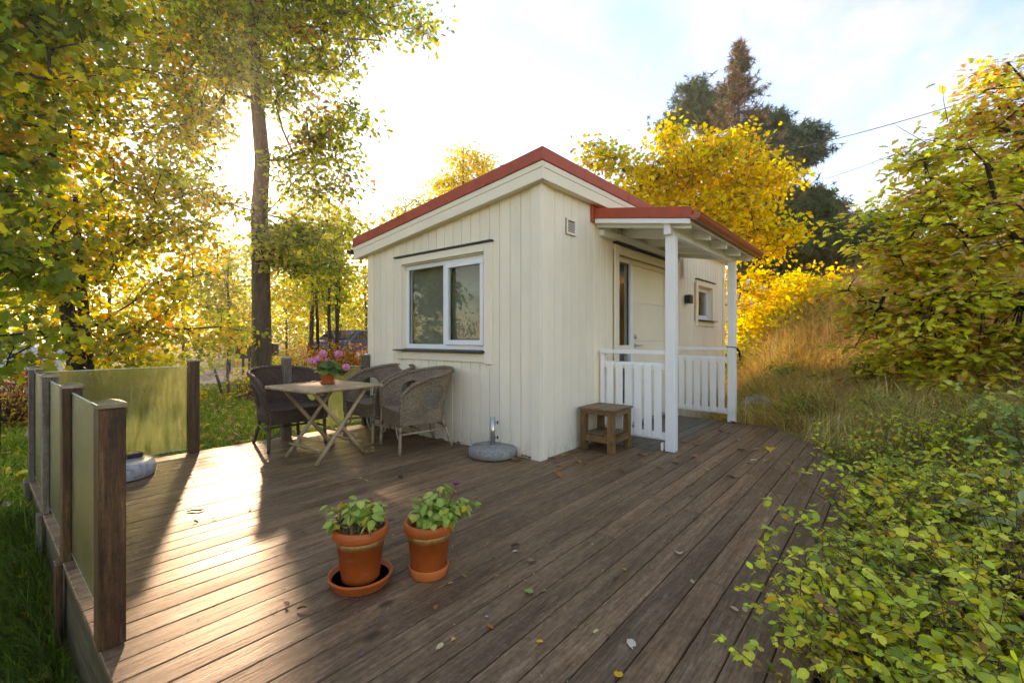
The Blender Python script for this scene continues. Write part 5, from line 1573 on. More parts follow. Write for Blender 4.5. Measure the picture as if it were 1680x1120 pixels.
tree('maple_tree', 'green and yellow maple at the left edge, nearest the fence', 'tree', b2,
     [b2 + np.array(o) for o in ((0, 0, -.1), (.02, .05, .6), (.0, .12, 1.4), (-.08, .2, 2.4), (-.1, .25, 3.6), (0, .2, 4.8))], [.085, .075, .065, .055, .04, .02],
     [lobe(10, 310, 75, 5.4), lobe(30, 420, 65, 5.3), lobe(-60, 190, 110, 5.4), lobe(35, 540, 42, 5.3), lobe(60, 110, 90, 5.9), lobe(-90, 380, 80, 5.2), lobe(-40, 20, 110, 5.6), lobe(5, 600, 30, 5.3), lobe(120, 20, 80, 6.2)],
     190, 24, .17, .125, LEAF_MAPLE, [GREEN, OLIVE, LIME, YEL, ORA, DKG], [5, 4, 3, 1.6, .5, 2], M['bark'], part_leaves=200, twigs=.35)

# --- trees and bushes beyond the drive
def bgtree(px_, base_t, top_y, wpx, pal, wts, name, label, n=110, per=26, low=470, thin=.07, tpl=LEAF_RHOMB, size=.17, group='trees beyond the gravel drive', keep=gap_keep):
    g_ = at(px_, 553, base_t); gz = float(ground_z(g_[0], g_[1])); b = np.array([g_[0], g_[1], gz])
    zt = CAM.z + (553 - top_y) / 747 * base_t; zl = CAM.z + (553 - low) / 747 * base_t
    H = zt - gz; w = wpx * base_t / 747
    tk = [b + np.array((rng.normal(0, .015) * H * f_, rng.normal(0, .015) * H * f_, H * f_)) for f_ in (-.02, .1, .25, .45, .65, .85, .97)]
    rs_ = [thin * q for q in (1.2, 1, .9, .75, .55, .3, .12)]
    lob = []
    for k in range(7):
        f_ = (k + .5) / 7; z = zl + (zt - zl) * f_
        ww = w * (1 - .55 * abs(f_ - .35) ** 1.2) * rng.uniform(.65, 1)
        lob.append((np.array([b[0] + rng.normal(0, .3) * w, b[1] + rng.normal(0, .3) * w, z]), (ww * .7, ww * .7, (zt - zl) / 8 + ww * .25)))
    return tree(name, label, 'tree', b, tk, rs_, lob, n, per, .022 * base_t, size, tpl, pal, wts, M['bark'], group, keep=keep, seg=.9, sides=5, clump=.7)
YP, YW = [YEL, GOLD, LIME, OLIVE, ORA], [3.4, 2.6, 4, 4, .6]
GP, GW = [OLIVE, GREEN, LIME, GOLD, YEL], [4.5, 3.5, 3, 1, 1]
bgtree(375, 17, 380, 75, GP, GW, 'young_oak', 'olive young tree left of the oak trunk, beyond the drive', low=540)
bgtree(510, 19, 355, 62, YP, [3, 2, 4, 4, .4], 'aspen_tree', 'thin stemmed yellow green aspen right of the oak trunk', low=520)
bgtree(552, 16, 330, 55, GP, GW, 'aspen_tree', 'slim aspen with pale bare stem next to the cabin roof', low=500, thin=.06)
bgtree(600, 23, 420, 60, [OLIVE, GOLD, LIME, DKG], [4, 3, 3, 2], 'dense_tree', 'dense olive tree showing beside the cabin wall', low=570, n=130)
bgtree(470, 26, 400, 80, YP, YW, 'birch_tree', 'yellow birch far behind, between trunk and cabin', low=560)
bgtree(300, 22, 330, 100, YP, YW, 'birch_tree', 'broad yellow tree behind the maples, left of the sun', low=560, n=150)
bgtree(180, 18, 250, 110, YP, YW, 'birch_tree', 'tall yellow tree behind the left maples', low=560, n=160)
bgtree(40, 16, 200, 120, GP, GW, 'birch_tree', 'tall olive tree behind the maples at the left edge', low=570, n=160)
bgtree(430, 33, 430, 120, [OLIVE, DKG, GREEN, GOLD], [3, 3, 3, 1], 'dense_tree', 'dark green tree farthest back behind the oak trunk', low=590, n=140, size=.24)
bgtree(560, 36, 440, 110, [OLIVE, DKG, LIME, GOLD], [3, 2, 3, 2], 'dense_tree', 'hazy olive tree farthest back near the cabin', low=590, n=130, size=.24)
# bare stems among them
for (px_, t_, top_, label) in ((512, 15.2, 420, 'thin dark tree stem left of the pair beyond the red bush'), (520, 15.4, 430, 'thin dark tree stem right of the pair beyond the red bush'), (541, 15, 400, 'dark forked stem beyond the red bush'), (553, 15.4, 380, 'pale slender stem close to the cabin wall')):
    g_ = at(px_, 553, t_); gz = float(ground_z(g_[0], g_[1])); zt = CAM.z + (553 - top_) / 747 * t_
    pts = np.array([[g_[0] + .03 * math.sin(k * 1.3 + px_), g_[1], gz - .1 + (zt - gz) * k / 6] for k in range(7)]); rs_ = np.linspace(.07, .03, 7)
    c0 = np.array([g_[0], g_[1], gz])
    s_ = empty('sapling', tuple(c0), 0, label, 'tree', 'bare stems beyond the drive')
    link('trunk', edges_mesh('trunk', pts[:-1] - c0, pts[1:] - c0, rs_[:-1], rs_[1:], M['bark'], 6), s_)
    tp = pts[-1] + rng.normal(0, .5, (26, 3)); P_, Nm, Hd, Sz, Cl = leaves_at(tp, 12, .25, .13, LEAF_RHOMB, YP, YW, .3, gap_keep)
    V, T, C_ = scatter(*LEAF_RHOMB, P_ - c0, frames(Nm, Hd), Sz, Cl); q = link('crown', mesh_np('crown', V, T, M['leaf'], C_), s_); q['kind'] = 'stuff'

# --- bushes
def bush(name, label, centre, rads, n, per, size, pal, wts, tpl=LEAF_RHOMB, spread=.12, keep=gap_keep, mat=None, cat='bush', group=None, bark=None):
    c_ = np.array(centre, float); gz = float(ground_z(c_[0], c_[1])); base = np.array([c_[0], c_[1], gz]); t = empty(name, tuple(base), 0, label, cat, group)
    d = unit(rng.normal(0, 1, (n, 3))); d[:, 2] = np.abs(d[:, 2])
    tips = base + d * np.array(rads) * (.45 + .55 * rng.random((n, 1)))
    tips[:, 2] = np.maximum(tips[:, 2], ground_z(tips[:, 0], tips[:, 1]) + .08)
    A = np.repeat(base[None], n, 0) + rng.normal(0, .12, (n, 3)) * np.array([1, 1, 0]) * max(rads); A[:, 2] = ground_z(A[:, 0], A[:, 1]) - .03
    mid = (A + tips) / 2 + rng.normal(0, .05, (n, 3)) * max(rads); r_ = np.full(n, .006 * max(1, max(rads)))
    q_ = link('stems', edges_mesh('stems', np.concatenate([A, mid]) - base, np.concatenate([mid, tips]) - base, np.concatenate([r_ * 1.5, r_]), np.concatenate([r_, r_ * .4]), bark or M['stem_brown'], 5), t); q_['kind'] = 'stuff'
    P_, Nm, Hd, Sz, Cl = leaves_at(tips, per, spread, size, tpl, pal, wts, .2, keep)
    V, T, C_ = scatter(tpl[0], tpl[1], P_ - base, frames(Nm, Hd), Sz, Cl); q = link('foliage', mesh_np('foliage', V, T, mat or M['leaf'], C_), t); q['kind'] = 'stuff'
    return t
REDS = [(.45, .13, .025), ORA, (.30, .07, .02), GOLD, OLIVE]
for (px_, t_, rx, rz, lab) in ((495, 13.2, 1.0, 1.15, 'orange red bush behind the geranium'), (545, 13.6, 1.0, 1.25, 'red and orange bush beside the cabin wall'), (590, 14.2, .9, 1.2, 'rusty bush half hidden by the cabin corner')):
    bush('red_bush', lab, at(px_, 553, t_), (rx, rx, rz), 90, 16, .075, REDS, [4, 4, 2, 2, 1], spread=.13)
bush('yellow_bush', 'sparse yellow orange bush at the foot of the oak trunk', at(408, 553, 9.4), (.42, .42, .85), 42, 8, .06, [GOLD, YEL, ORA, OLIVE], [3, 3, 3, 1], spread=.10)
bush('green_bush', 'olive bush between the oak trunk and the red bushes', at(462, 553, 12.2), (.85, .85, 1.0), 90, 16, .08, [OLIVE, LIME, GREEN, GOLD], [4, 4, 2, 1])
bush('brown_hedge_bush', 'brown twiggy bush at the left edge below the maple', at(12, 553, 6.6), (.8, .8, .95), 120, 14, .06, [RUST, (.12, .06, .025), GOLD, OLIVE], [4, 4, 1.5, 1])
bush('brown_hedge_bush', 'brown twiggy bush seen through the left fence glass', at(140, 553, 7.4), (.9, .9, .8), 90, 12, .06, [RUST, GOLD, OLIVE], [3, 2, 2])
bush('yellow_bush', 'low yellow branch bush over the glass fence', at(225, 553, 8.4), (1.15, 1.15, 1.2), 110, 18, .09, [YEL, GOLD, LIME], [4, 3, 3], LEAF_BROAD)

# --- behind the cabin
yb = np.array([8.0, 1.25, 0]); yb[2] = float(ground_z(yb[0], yb[1]))
tree('yellow_maple', 'broad bright yellow tree rising behind the porch roof', 'tree', yb,
     [yb + np.array(o) for o in ((0, 0, -.1), (0, 0, .6), (.05, .05, 1.6), (0, .1, 2.8), (.1, .1, 4.0), (.1, 0, 5.0))], [.13, .11, .10, .08, .05, .02],
     [lobe(1130, 290, 75, 11), lobe(1060, 300, 60, 11, 50), lobe(1215, 320, 65, 11), lobe(1000, 260, 34, 11, 42), lobe(1275, 300, 34, 11, 28), lobe(1150, 380, 95, 10.8, 50), lobe(1255, 390, 55, 10.6, 45), lobe(1240, 470, 40, 10.2, 50), lobe(1105, 235, 40, 11, 24), lobe(1185, 250, 50, 11, 28), lobe(975, 235, 16, 11, 18), lobe(1040, 350, 60, 10.6, 40)],
     440, 38, .21, .112, LEAF_BROAD, [YEL, GOLD, (.52, .40, .03), LIME, OLIVE], [7, 3.5, 4, 2.4, .8], M['bark'], shell=.4, twigs=.2, twig_r=.004)
bush('yellow_bush', 'yellow green bush behind the far porch post', (8.9, -.35, 0), (1.1, 1.1, 1.35), 190, 22, .10, [YEL, LIME, GOLD, OLIVE], [4, 4, 2, 2], LEAF_BROAD, .13)
bush('yellow_bush', 'bright yellow bush on the hillside right of the porch', (9.6, -1.0, 0), (1.0, 1.0, 1.15), 140, 20, .10, [YEL, GOLD, LIME, OLIVE], [5, 3, 3, 1], LEAF_BROAD, .13)
bush('olive_bush', 'olive bush beside the grass on the hillside', (7.6, .2, 0), (.8, .8, 1.0), 110, 20, .09, [LIME, OLIVE, YEL], [4, 4, 2], LEAF_BROAD, .13)
bb = at(760, 553, 18.); bb[2] = float(ground_z(bb[0], bb[1]))
tree('birch_tree', 'yellow birch top showing above the red roof edge', 'tree', bb, [bb + np.array((0, 0, z)) for z in (-.1, 1, 2.5, 4, 5.5, 7, 8.3)], [.13, .12, .10, .08, .06, .04, .015],
     [lobe(765, 280, 34, 18, 34), lobe(740, 310, 40, 18, 26), lobe(720, 345, 45, 18, 26), lobe(790, 270, 20, 18, 26), lobe(760, 250, 14, 18, 12)], 150, 36, .24, .125, LEAF_RHOMB, [YEL, LIME, GOLD, OLIVE], [5, 4, 2, 1.5], M['bark'], shell=.4)
bc = at(665, 553, 17.); bc[2] = float(ground_z(bc[0], bc[1]))
tree('birch_tree', 'sparse thin leaved birch at the low end of the roof', 'tree', bc, [bc + np.array((0, 0, z)) for z in (-.1, 1, 2.5, 4, 5.2, 6.3)], [.09, .08, .07, .05, .03, .01],
     [lobe(660, 345, 28, 17, 24), lobe(690, 335, 30, 17, 22), lobe(640, 370, 30, 17, 26)], 70, 11, .22, .12, LEAF_RHOMB, [LIME, GOLD, OLIVE], [4, 2, 3], M['bark'], shell=.3)

# --- conifers on the ridge
def needle_tpl(nb, L, seed, flat=.5):
    r_ = np.random.default_rng(seed); v = []; f = []
    for k in range(nb):
        d = unit(r_.normal(0, 1, 3) * np.array([1, 1, flat]) + np.array([.35, 0, .15])); s_ = unit(np.cross(d, r_.normal(0, 1, 3)))
        b = len(v); w = L * .05; v += [tuple(-s_ * w), tuple(s_ * w), tuple(d * L * r_.uniform(.6, 1.1))]; f.append((b, b + 1, b + 2))
    return np.array(v), np.array(f)
NEED = needle_tpl(20, 1.0, 5)
PINE = [(.14, .19, .085), (.18, .23, .10), (.22, .26, .11), (.26, .26, .11)]
def pine(px_, t_, label, lob, n, per, spread, size, pal=PINE, wts=(3, 4, 3, 1), thin=.2, name='pine_tree', bark=None, top=None):
    g_ = at(px_, 553, t_); gz = float(ground_z(g_[0], g_[1])); b = np.array([g_[0], g_[1], gz]); zt = top or max(c[2] for c, r in lob)
    tk = [b + np.array((rng.normal(0, .08), rng.normal(0, .08), (zt - gz) * f_)) for f_ in (-.01, .15, .35, .55, .75, .92)]
    return tree(name, label, 'tree', b, tk, [thin * q for q in (1.1, 1, .85, .7, .45, .2)], lob, n, per, spread, size, NEED, pal, list(wts), bark or M['spruce_bark'], 'conifers on the ridge', keep=None, leaf_mat=M['needle'], seg=1.0, sides=6, droop=-.3)
pine(1165, 28, 'round topped pine left of the brown spruce', [lobe(1140, 165, 34, 28, 26), lobe(1120, 195, 28, 28, 22), lobe(1165, 190, 34, 28, 30), lobe(1095, 215, 20, 28, 16), lobe(1185, 160, 20, 28, 22)], 150, 12, .27, .40)
pine(1262, 25, 'dark pine spreading right of the brown spruce', [lobe(1255, 205, 32, 25, 26), lobe(1290, 230, 34, 25, 24), lobe(1330, 225, 24, 25, 20), lobe(1340, 250, 22, 25, 14), lobe(1280, 270, 36, 25, 24), lobe(1235, 240, 34, 25, 30), lobe(1310, 255, 26, 25, 16)], 190, 12, .25, .38, [(.10, .155, .08), (.13, .185, .09), (.17, .21, .10)], (4, 4, 2))
pine(1310, 21, 'dark broad conifer low behind the yellow tree', [lobe(1300, 360, 60, 21, 50), lobe(1350, 410, 50, 21, 50), lobe(1270, 420, 50, 21, 40), lobe(1330, 330, 30, 21, 30), lobe(1240, 380, 50, 21, 50)], 260, 24, .32, .36, [(.10, .13, .05), (.13, .16, .06), (.20, .17, .06)], (4, 4, 1.5), top=8.5)
pine(1400, 22, 'dark conifer half hidden by the right hand oak bush', [lobe(1400, 420, 50, 22, 45), lobe(1440, 390, 45, 22, 40), lobe(1480, 430, 60, 22, 50)], 150, 24, .32, .36, [(.10, .13, .05), (.14, .16, .06), (.22, .18, .06)], (4, 4, 2), top=7.5)
# spruce: a cone of drooping sprays with a thin brown top
g_ = at(1212, 553, 23.); gz = float(ground_z(g_[0], g_[1])); sb = np.array([g_[0], g_[1], gz]); ztop = CAM.z + (553 - 68) / 747 * 23
spr = empty('spruce_tree', tuple(sb), 0, 'tall pointed spruce with browning needles, highest tree on the ridge', 'tree', 'conifers on the ridge')
zz = np.linspace(-.1, ztop - gz, 14); link('trunk', edges_mesh('trunk', np.column_stack([0 * zz[:-1], 0 * zz[:-1], zz[:-1]]), np.column_stack([0 * zz[1:], 0 * zz[1:], zz[1:]]), np.linspace(.24, .03, 13), np.linspace(.22, .02, 13), M['spruce_bark'], 8), spr)
A, B, CP_, CC = [], [], [], []
for z in np.arange(gz + 3.5, ztop - .1, .19):
    f_ = (ztop - z) / (ztop - gz); Lb = .15 + 5.4 * f_
    for k in range(5):
        a = rng.uniform(0, 2 * PI); L_ = Lb * rng.uniform(.55, 1.1); d = np.array([math.cos(a), math.sin(a), 0])
        p0 = np.array([sb[0], sb[1], z]); prev = p0
        for s_ in range(1, 5):
            q = s_ / 4; p1 = p0 + d * L_ * q + np.array([0, 0, -.30 * L_ * math.sin(q * 2.2) + .22 * L_ * q * q])
            A.append(prev); B.append(p1)
            for _ in range(2): CP_.append(p1 + rng.normal(0, .09, 3) + np.array([0, 0, -.06])); CC.append(z)
            prev = p1
A, B = np.array(A), np.array(B); link('branches', edges_mesh('branches', A - sb, B - sb, np.full(len(A), .016), np.full(len(A), .010), M['spruce_bark'], 4), spr)
CP_ = np.array(CP_); keep_ = rng.random(len(CP_)) < .75; CP_ = CP_[keep_]
hz = (CP_[:, 2] - gz) / (ztop - gz)
brown = rng.random(len(CP_)) < np.where(hz > .55, .62, .35)
cl = np.where(brown[:, None], vary([(.32, .19, .11), (.25, .15, .085), (.38, .25, .14)], len(CP_)), vary([(.12, .14, .055), (.16, .17, .065)], len(CP_)))
V, T, C_ = scatter(*NEED, CP_ - sb, frames(rng.normal(0, 1, (len(CP_), 3)) + np.array([0, 0, 1]), rng.normal(0, 1, (len(CP_), 3))), rng.uniform(.22, .36, len(CP_)), cl)
q = link('crown', mesh_np('crown', V, T, M['needle'], C_), spr); q['kind'] = 'stuff'

# --- the oak bush on the right
rb_ = np.array([3.4, -4.3, 0.]); rb_[2] = float(ground_z(rb_[0], rb_[1]))
tree('oak_bush', 'large oak bush in autumn green and brown filling the right edge', 'tree', rb_,
     [rb_ + np.array(o) for o in ((0, 0, -.1), (.0, .05, .5), (.05, .1, 1.2), (0, .2, 2.0), (-.1, .3, 2.9), (-.1, .3, 3.7))], [.09, .08, .07, .055, .035, .015],
     [lobe(1640, 200, 75, 5.6, 65), lobe(1560, 330, 85, 5.6), lobe(1470, 430, 60, 5.8, 60), lobe(1650, 420, 110, 5.2), lobe(1530, 480, 90, 5.6, 60), lobe(1600, 560, 90, 5.3, 45), lobe(1450, 520, 45, 5.9, 40), lobe(1720, 300, 90, 5.5), lobe(1500, 590, 60, 5.6, 34),
      lobe(1640, 130, 40, 5.8, 30), lobe(1700, 560, 80, 4.9, 60), lobe(1430, 350, 22, 6.0, 22), lobe(1520, 260, 38, 5.8, 34), lobe(1600, 620, 70, 5.0, 26), lobe(1410, 480, 30, 6.0, 34), lobe(1530, 545, 60, 5.2, 40), lobe(1590, 500, 60, 5.0, 50), lobe(1420, 545, 34, 5.9, 40), lobe(1405, 400, 22, 6.0, 26), lobe(1480, 195, 14, 5.8, 10)],
     500, 30, .145, .098, poly_leaf([(.10, .04), (.20, .20), (.31, .08), (.43, .31), (.54, .12), (.68, .36), (.79, .16), (.93, .22)], .22, .22), [(.74, .72, .09), (.58, .58, .08), (.42, .50, .07), (.70, .62, .08), (.62, .33, .10), (.82, .60, .07), (.74, .46, .17)], [3.6, 4.4, 4.2, 2.4, 3.2, 1.3, 2.2], M['bark'], part_leaves=250, shell=.35, keep=None, flat=.28, twigs=.3, rosette=True)
for (x_, y_, x2, y2, x3, y3) in ((1520, 235, 1480, 212, 1462, 200), (1555, 200, 1548, 165, 1546, 140), (1640, 150, 1638, 120, 1637, 95)):
    pts = np.array([at(x_, y_, 5.8), at(x2, y2, 5.8), at(x3, y3, 5.8)]) - rb_
    o = [c for c in bpy.data.objects if c.name.startswith('oak_bush')][0]
    link('bare_twig', edges_mesh('bare_twig', pts[:-1], pts[1:], np.array([.004, .003]), np.array([.003, .0012]), M['bark'], 5), o)

# --- shrubs in the right foreground: arching stems with small round leaves
SHP = [(.56, .60, .06), (.70, .69, .07), (.42, .49, .055), (.80, .68, .07), (.24, .31, .045), (.78, .52, .05), (.34, .18, .07)]
def shrub(name, label, stems, size, pal, wts, part_leaves, Lr=(.45, .85), nleaf=22, lean=(-.25, .32)):
    base = np.array([*np.mean(stems, axis=0), 0.0]); base[2] = float(ground_z(base[0], base[1]))
    t = empty(name, tuple(base), 0, label, 'shrub', 'low shrubs beside the deck')
    A, B, ra, rb2, LP, LN, LH, LS = [], [], [], [], [], [], [], []
    for (sx, sy) in stems:
        z0 = float(ground_z(sx, sy)); L_ = rng.uniform(*Lr); a = rng.uniform(0, 2 * PI); d = np.array([math.cos(a) + lean[0], math.sin(a) + lean[1], 0]) * rng.uniform(.25, .75)
        prev = np.array([sx, sy, z0 - .02]); K = 7; pts = [prev]
        for k in range(1, K + 1):
            f_ = k / K; pts.append(np.array([sx, sy, z0]) + d * L_ * f_ ** 1.4 + np.array([0, 0, L_ * (f_ - .22 * f_ * f_)]) + rng.normal(0, .012, 3))
        over = [q for q in pts if q[1] > -2.2]
        if over and (min(q[2] for q in over) < .10 or max(q[1] for q in over) > -1.93): continue
        for k in range(K):
            A.append(pts[k]); B.append(pts[k + 1]); ra.append(.0042 * (1 - .1 * k)); rb2.append(.0042 * (1 - .1 * (k + 1)))
        # side twigs
        for s_ in range(int(nleaf / 4.5)):
            f_ = rng.uniform(.25, 1.0); i = min(K - 1, int(f_ * K)); p0 = pts[i] + (pts[i + 1] - pts[i]) * (f_ * K - i)
            td = unit(rng.normal(0, 1, 3) * np.array([1, 1, .45]) + np.array([0, 0, .45])); tl = rng.uniform(.07, .19)
            A.append(p0); B.append(p0 + td * tl); ra.append(.0018); rb2.append(.001)
            side = unit(np.cross(td, np.array([0, 0, 1.]) + rng.normal(0, .15, 3)))
            for k in range(6):
                q = (k // 2 + 1) / 3.2; sg = 1 if k % 2 else -1
                LP.append(p0 + td * tl * q); LH.append(side * sg + td * .7 + rng.normal(0, .22, 3)); LN.append(np.array([0, 0, 1.]) + rng.normal(0, .55, 3)); LS.append(size * rng.uniform(.45, 1.35))
            LP.append(p0 + td * tl); LH.append(td + rng.normal(0, .2, 3)); LN.append(np.array([0, 0, 1.]) + rng.normal(0, .35, 3)); LS.append(size * rng.uniform(.7, 1.15))
    A, B = np.array(A), np.array(B)
    q_ = link('stems', edges_mesh('stems', A - base, B - base, np.array(ra), np.array(rb2), M['stem'], 5), t); q_['kind'] = 'stuff'
    LP, LN, LH, LS = map(np.array, (LP, LN, LH, LS)); n_ = len(LP)
    w = np.array(wts, float) / sum(wts); big = rng.choice(len(pal), len(stems), p=w)
    ix = np.where(rng.random(n_) < .5, rng.choice(len(pal), n_, p=w), np.repeat(big, max(1, n_ // len(stems) + 1))[:n_]); Cl = vary(pal, n_, None, .15, ix)
    if part_leaves:
        ordr = np.argsort(np.linalg.norm(LP - np.array(CAM), axis=1) / LS - .9 * (LP[:, 2] - base[2]) / LS); vis = ordr[:part_leaves]
        ms = [leaf_mesh('leaf_variant', LEAF_OVALR, c) for c in pal]
        for i in vis: place_leaf('leaf', ms[ix[i]], t, LP[i] - base, LN[i], LH[i], float(LS[i]))
        m_ = np.ones(n_, bool); m_[vis] = False; LP, LN, LH, LS, Cl = LP[m_], LN[m_], LH[m_], LS[m_], Cl[m_]
    V, T, C_ = scatter(*LEAF_OVALR, LP - base, frames(LN, LH), LS, Cl); q = link('foliage', mesh_np('foliage', V, T, M['leaf_near'], C_), t); q['kind'] = 'stuff'
    return t
LEAF_LOBED = poly_leaf([(.10, .04), (.20, .20), (.31, .08), (.43, .31), (.54, .12), (.68, .36), (.79, .16), (.93, .22)], .22, .22)
LEAF_OVALR = fan([(0, 0), (.13, .20), (.42, .33), (.78, .24), (1, 0)], .18, .16)
def stem_field(n, xr, yr, cond=None):
    out = []
    while len(out) < n:
        x_, y_ = rng.uniform(*xr), rng.uniform(*yr)
        if cond is None or cond(x_, y_): out.append((x_, y_))
    return out
shrub('leafy_shrub', 'bright lime leaved shrub overhanging the front right corner of the deck', stem_field(190, (-2.15, -1.05), (-3.1, -2.32), lambda x_, y_: x_ > -2.05 + (-2.3 - y_) * .55), .036, SHP, [5, 4, 4, 2.5, 3.2, 1, .7], 280, (.40, .70), 30)
shrub('leafy_shrub', 'yellow green shrub along the deck edge, behind the lime one', stem_field(200, (-1.1, .9), (-3.3, -2.36)), .038, SHP, [4, 4, 4, 2, 3, .8, .7], 220, (.44, .78), 27)
shrub('leafy_shrub', 'darker green shrub under the oak bush at the right edge', stem_field(120, (-.4, 2.2), (-4.4, -3.2)), .056, [(.26, .36, .08), (.34, .43, .09), (.18, .27, .06), (.48, .50, .09), (.58, .50, .08)], [4, 4, 3, 2, 1], 150, (.5, .85), 20)
shrub('leafy_shrub', 'thin twiggy shrub at the far curve of the deck', stem_field(75, (.9, 2.5), (-3.2, -2.35), lambda x_, y_: y_ < -2.3 - .0 * x_), .038, SHP, [3, 3, 4, 2, 3, 1, .8], 100, (.35, .62), 18)
# one stand of broad pale leaves among them
rp = np.array([-.55, -3.0, 0]); rp[2] = float(ground_z(rp[0], rp[1]))
rs_ = empty('broad_leaved_plant', tuple(rp), 0, 'stand of broad dull grey green leaves among the right hand shrubs', 'plant')
bl = [leaf_mesh('broad_leaf', fan([(0, 0), (.1, .12), (.3, .24), (.55, .26), (.8, .14), (1, 0)], .25, .35), c) for c in ((.34, .40, .14), (.42, .46, .17), (.28, .34, .10))]
for k in range(26):
    a = rng.uniform(0, 2 * PI); rr = rng.uniform(.0, .26); zz_ = rng.uniform(.42, .68)
    p0 = np.array([rr * math.cos(a), rr * math.sin(a), zz_]); mb = MB(); mb.tube([(p0[0] * .2, p0[1] * .2, 0), (p0[0] * .6, p0[1] * .6, zz_ * .6), tuple(p0)], [.004, .003, .002], 5); mb.build('stem', M['stem'], rs_)
    place_leaf('leaf', bl[k % 3], rs_, p0, (rng.normal(0, .35), rng.normal(0, .35), 1), (math.cos(a), math.sin(a), rng.uniform(-.5, .2)), rng.uniform(.07, .115))

# --- grass
def blades(name, pos, h, w, lean, pal, wts, curl=.5, amt=.25):
    """bent blades of grass: two quads and a tip each"""
    n_ = len(pos); a = rng.uniform(0, 2 * PI, n_); d = np.column_stack([np.cos(a), np.sin(a), 0 * a]) + lean; s_ = np.column_stack([-np.sin(a), np.cos(a), 0 * a])
    rz = rng.uniform(0, 2 * PI, n_); s_ = np.column_stack([np.cos(rz), np.sin(rz), 0 * rz])
    hh = h * rng.uniform(.5, 1.25, n_); cu = curl * rng.uniform(.3, 1.5, n_)
    up = np.array([0, 0, 1.])
    def P_(f_): return pos + up * (hh * (f_ - .30 * cu * f_ * f_))[:, None] + d * (hh * cu * f_ ** 1.8)[:, None]
    ww = (w * rng.uniform(.6, 1.3, n_))[:, None]
    V = np.stack([P_(0) - s_ * ww, P_(0) + s_ * ww, P_(.5) - s_ * ww * .8, P_(.5) + s_ * ww * .8, P_(1.0)], 1).reshape(-1, 3)
    f_ = np.array([(0, 1, 3), (0, 3, 2), (2, 3, 4)]); T = (f_[None] + (np.arange(n_) * 5)[:, None, None]).reshape(-1, 3)
    C_ = np.repeat(vary(pal, n_, wts, amt)[:, None], 5, 1).reshape(-1, 3)
    return mesh_np(name, V, T, M['blade'], C_)
def rand_ground(n, xr, yr, cond):
    x_ = rng.uniform(*xr, n); y_ = rng.uniform(*yr, n); k = cond(x_, y_); x_, y_ = x_[k], y_[k]
    return np.column_stack([x_, y_, ground_z(x_, y_) - .01])
LAWN = [(.22, .31, .025), (.31, .40, .035), (.16, .24, .02), (.44, .44, .06)]
off_deck = lambda x_, y_: (x_ < -3.14) | (y_ > 2.9)
p_ = np.concatenate([rand_ground(36000, (-5.2, -3.12), (-.8, 3.4), off_deck), rand_ground(26000, (-5.5, .4), (2.9, 6.2), off_deck), rand_ground(18000, (-4, 3.5), (6.2, 11.5), off_deck)])
far_ = np.linalg.norm(p_[:, :2] - np.array(CAM)[:2], axis=1)
q = link('lawn_grass', blades('lawn_grass', p_, .055 + .006 * far_, .0020 + .0007 * far_, np.array([0, 0, 0]), LAWN, [4, 4, 3, 1], .7)); tag(q, 'short green lawn grass left of and behind the deck', 'grass', kind='stuff')
p_ = rand_ground(5200, (-3.42, -3.13), (-.4, 2.3), lambda x_, y_: x_ > -3.42 + .0 * y_)
q = link('long_grass', blades('long_grass', p_, .26, .0022, np.array([-.9, -.2, 0]), [(.08, .15, .018), (.12, .19, .02), (.06, .11, .015)], [3, 3, 3], 1.0)); tag(q, 'tufts of long uncut grass against the left deck fascia', 'grass', kind='stuff')
DRY = [(.72, .53, .19), (.66, .47, .15), (.78, .63, .30), (.54, .46, .11), (.46, .33, .10), (.44, .45, .09)]
hill_ok = lambda x_, y_: (x_ > 3.3 + np.where(y_ < -1.1, (np.maximum(y_, -2.6) + 1.1) * 1.2, 0)) & ~((x_ < 6.05) & (y_ > -.03) & (y_ < 2.9)) & ~((x_ < 3.3) & (y_ > -1.2))
p_ = rand_ground(84000, (2.0, 11.5), (-6.5, .3), hill_ok)
p_ = p_[_vn(p_[:, 0], p_[:, 1], .33, 8) + .35 * rng.random(len(p_)) > -.05]
q = link('dry_grass', blades('dry_grass', p_, .36 * (1 + 1.3 * _vn(p_[:, 0], p_[:, 1], .8, 12)), .0040, np.column_stack([-.35 + 2.2 * _vn(p_[:, 0], p_[:, 1], .7, 21), 2.2 * _vn(p_[:, 0], p_[:, 1], .7, 22), 0 * p_[:, 0]]), DRY, [4, 4, 2.5, 3, 2, 2], 1.1)); tag(q, 'long straw coloured grass on the hillside right of the cabin', 'grass', kind='stuff')
p_ = rand_ground(2600, (5.8, 11), (-3, .3), hill_ok)
q = link('tall_straw', blades('tall_straw', p_, .85, .0035, np.array([-.2, -.1, 0]), [(.45, .32, .14), (.38, .26, .10)], [1, 1], .35)); tag(q, 'tall pale straw stalks at the top of the hillside', 'grass', kind='stuff')
p_ = rand_ground(12000, (-2.6, 3.0), (-5.2, -2.36), lambda x_, y_: x_ > -2.3)
q = link('shrub_grass', blades('shrub_grass', p_, .28, .003, np.array([0, 0, 0]), [(.26, .31, .04), (.36, .36, .07), (.18, .23, .03), (.44, .33, .10)], [4, 3, 3, 2], .6)); tag(q, 'green grass growing between the right hand shrubs', 'grass', kind='stuff')

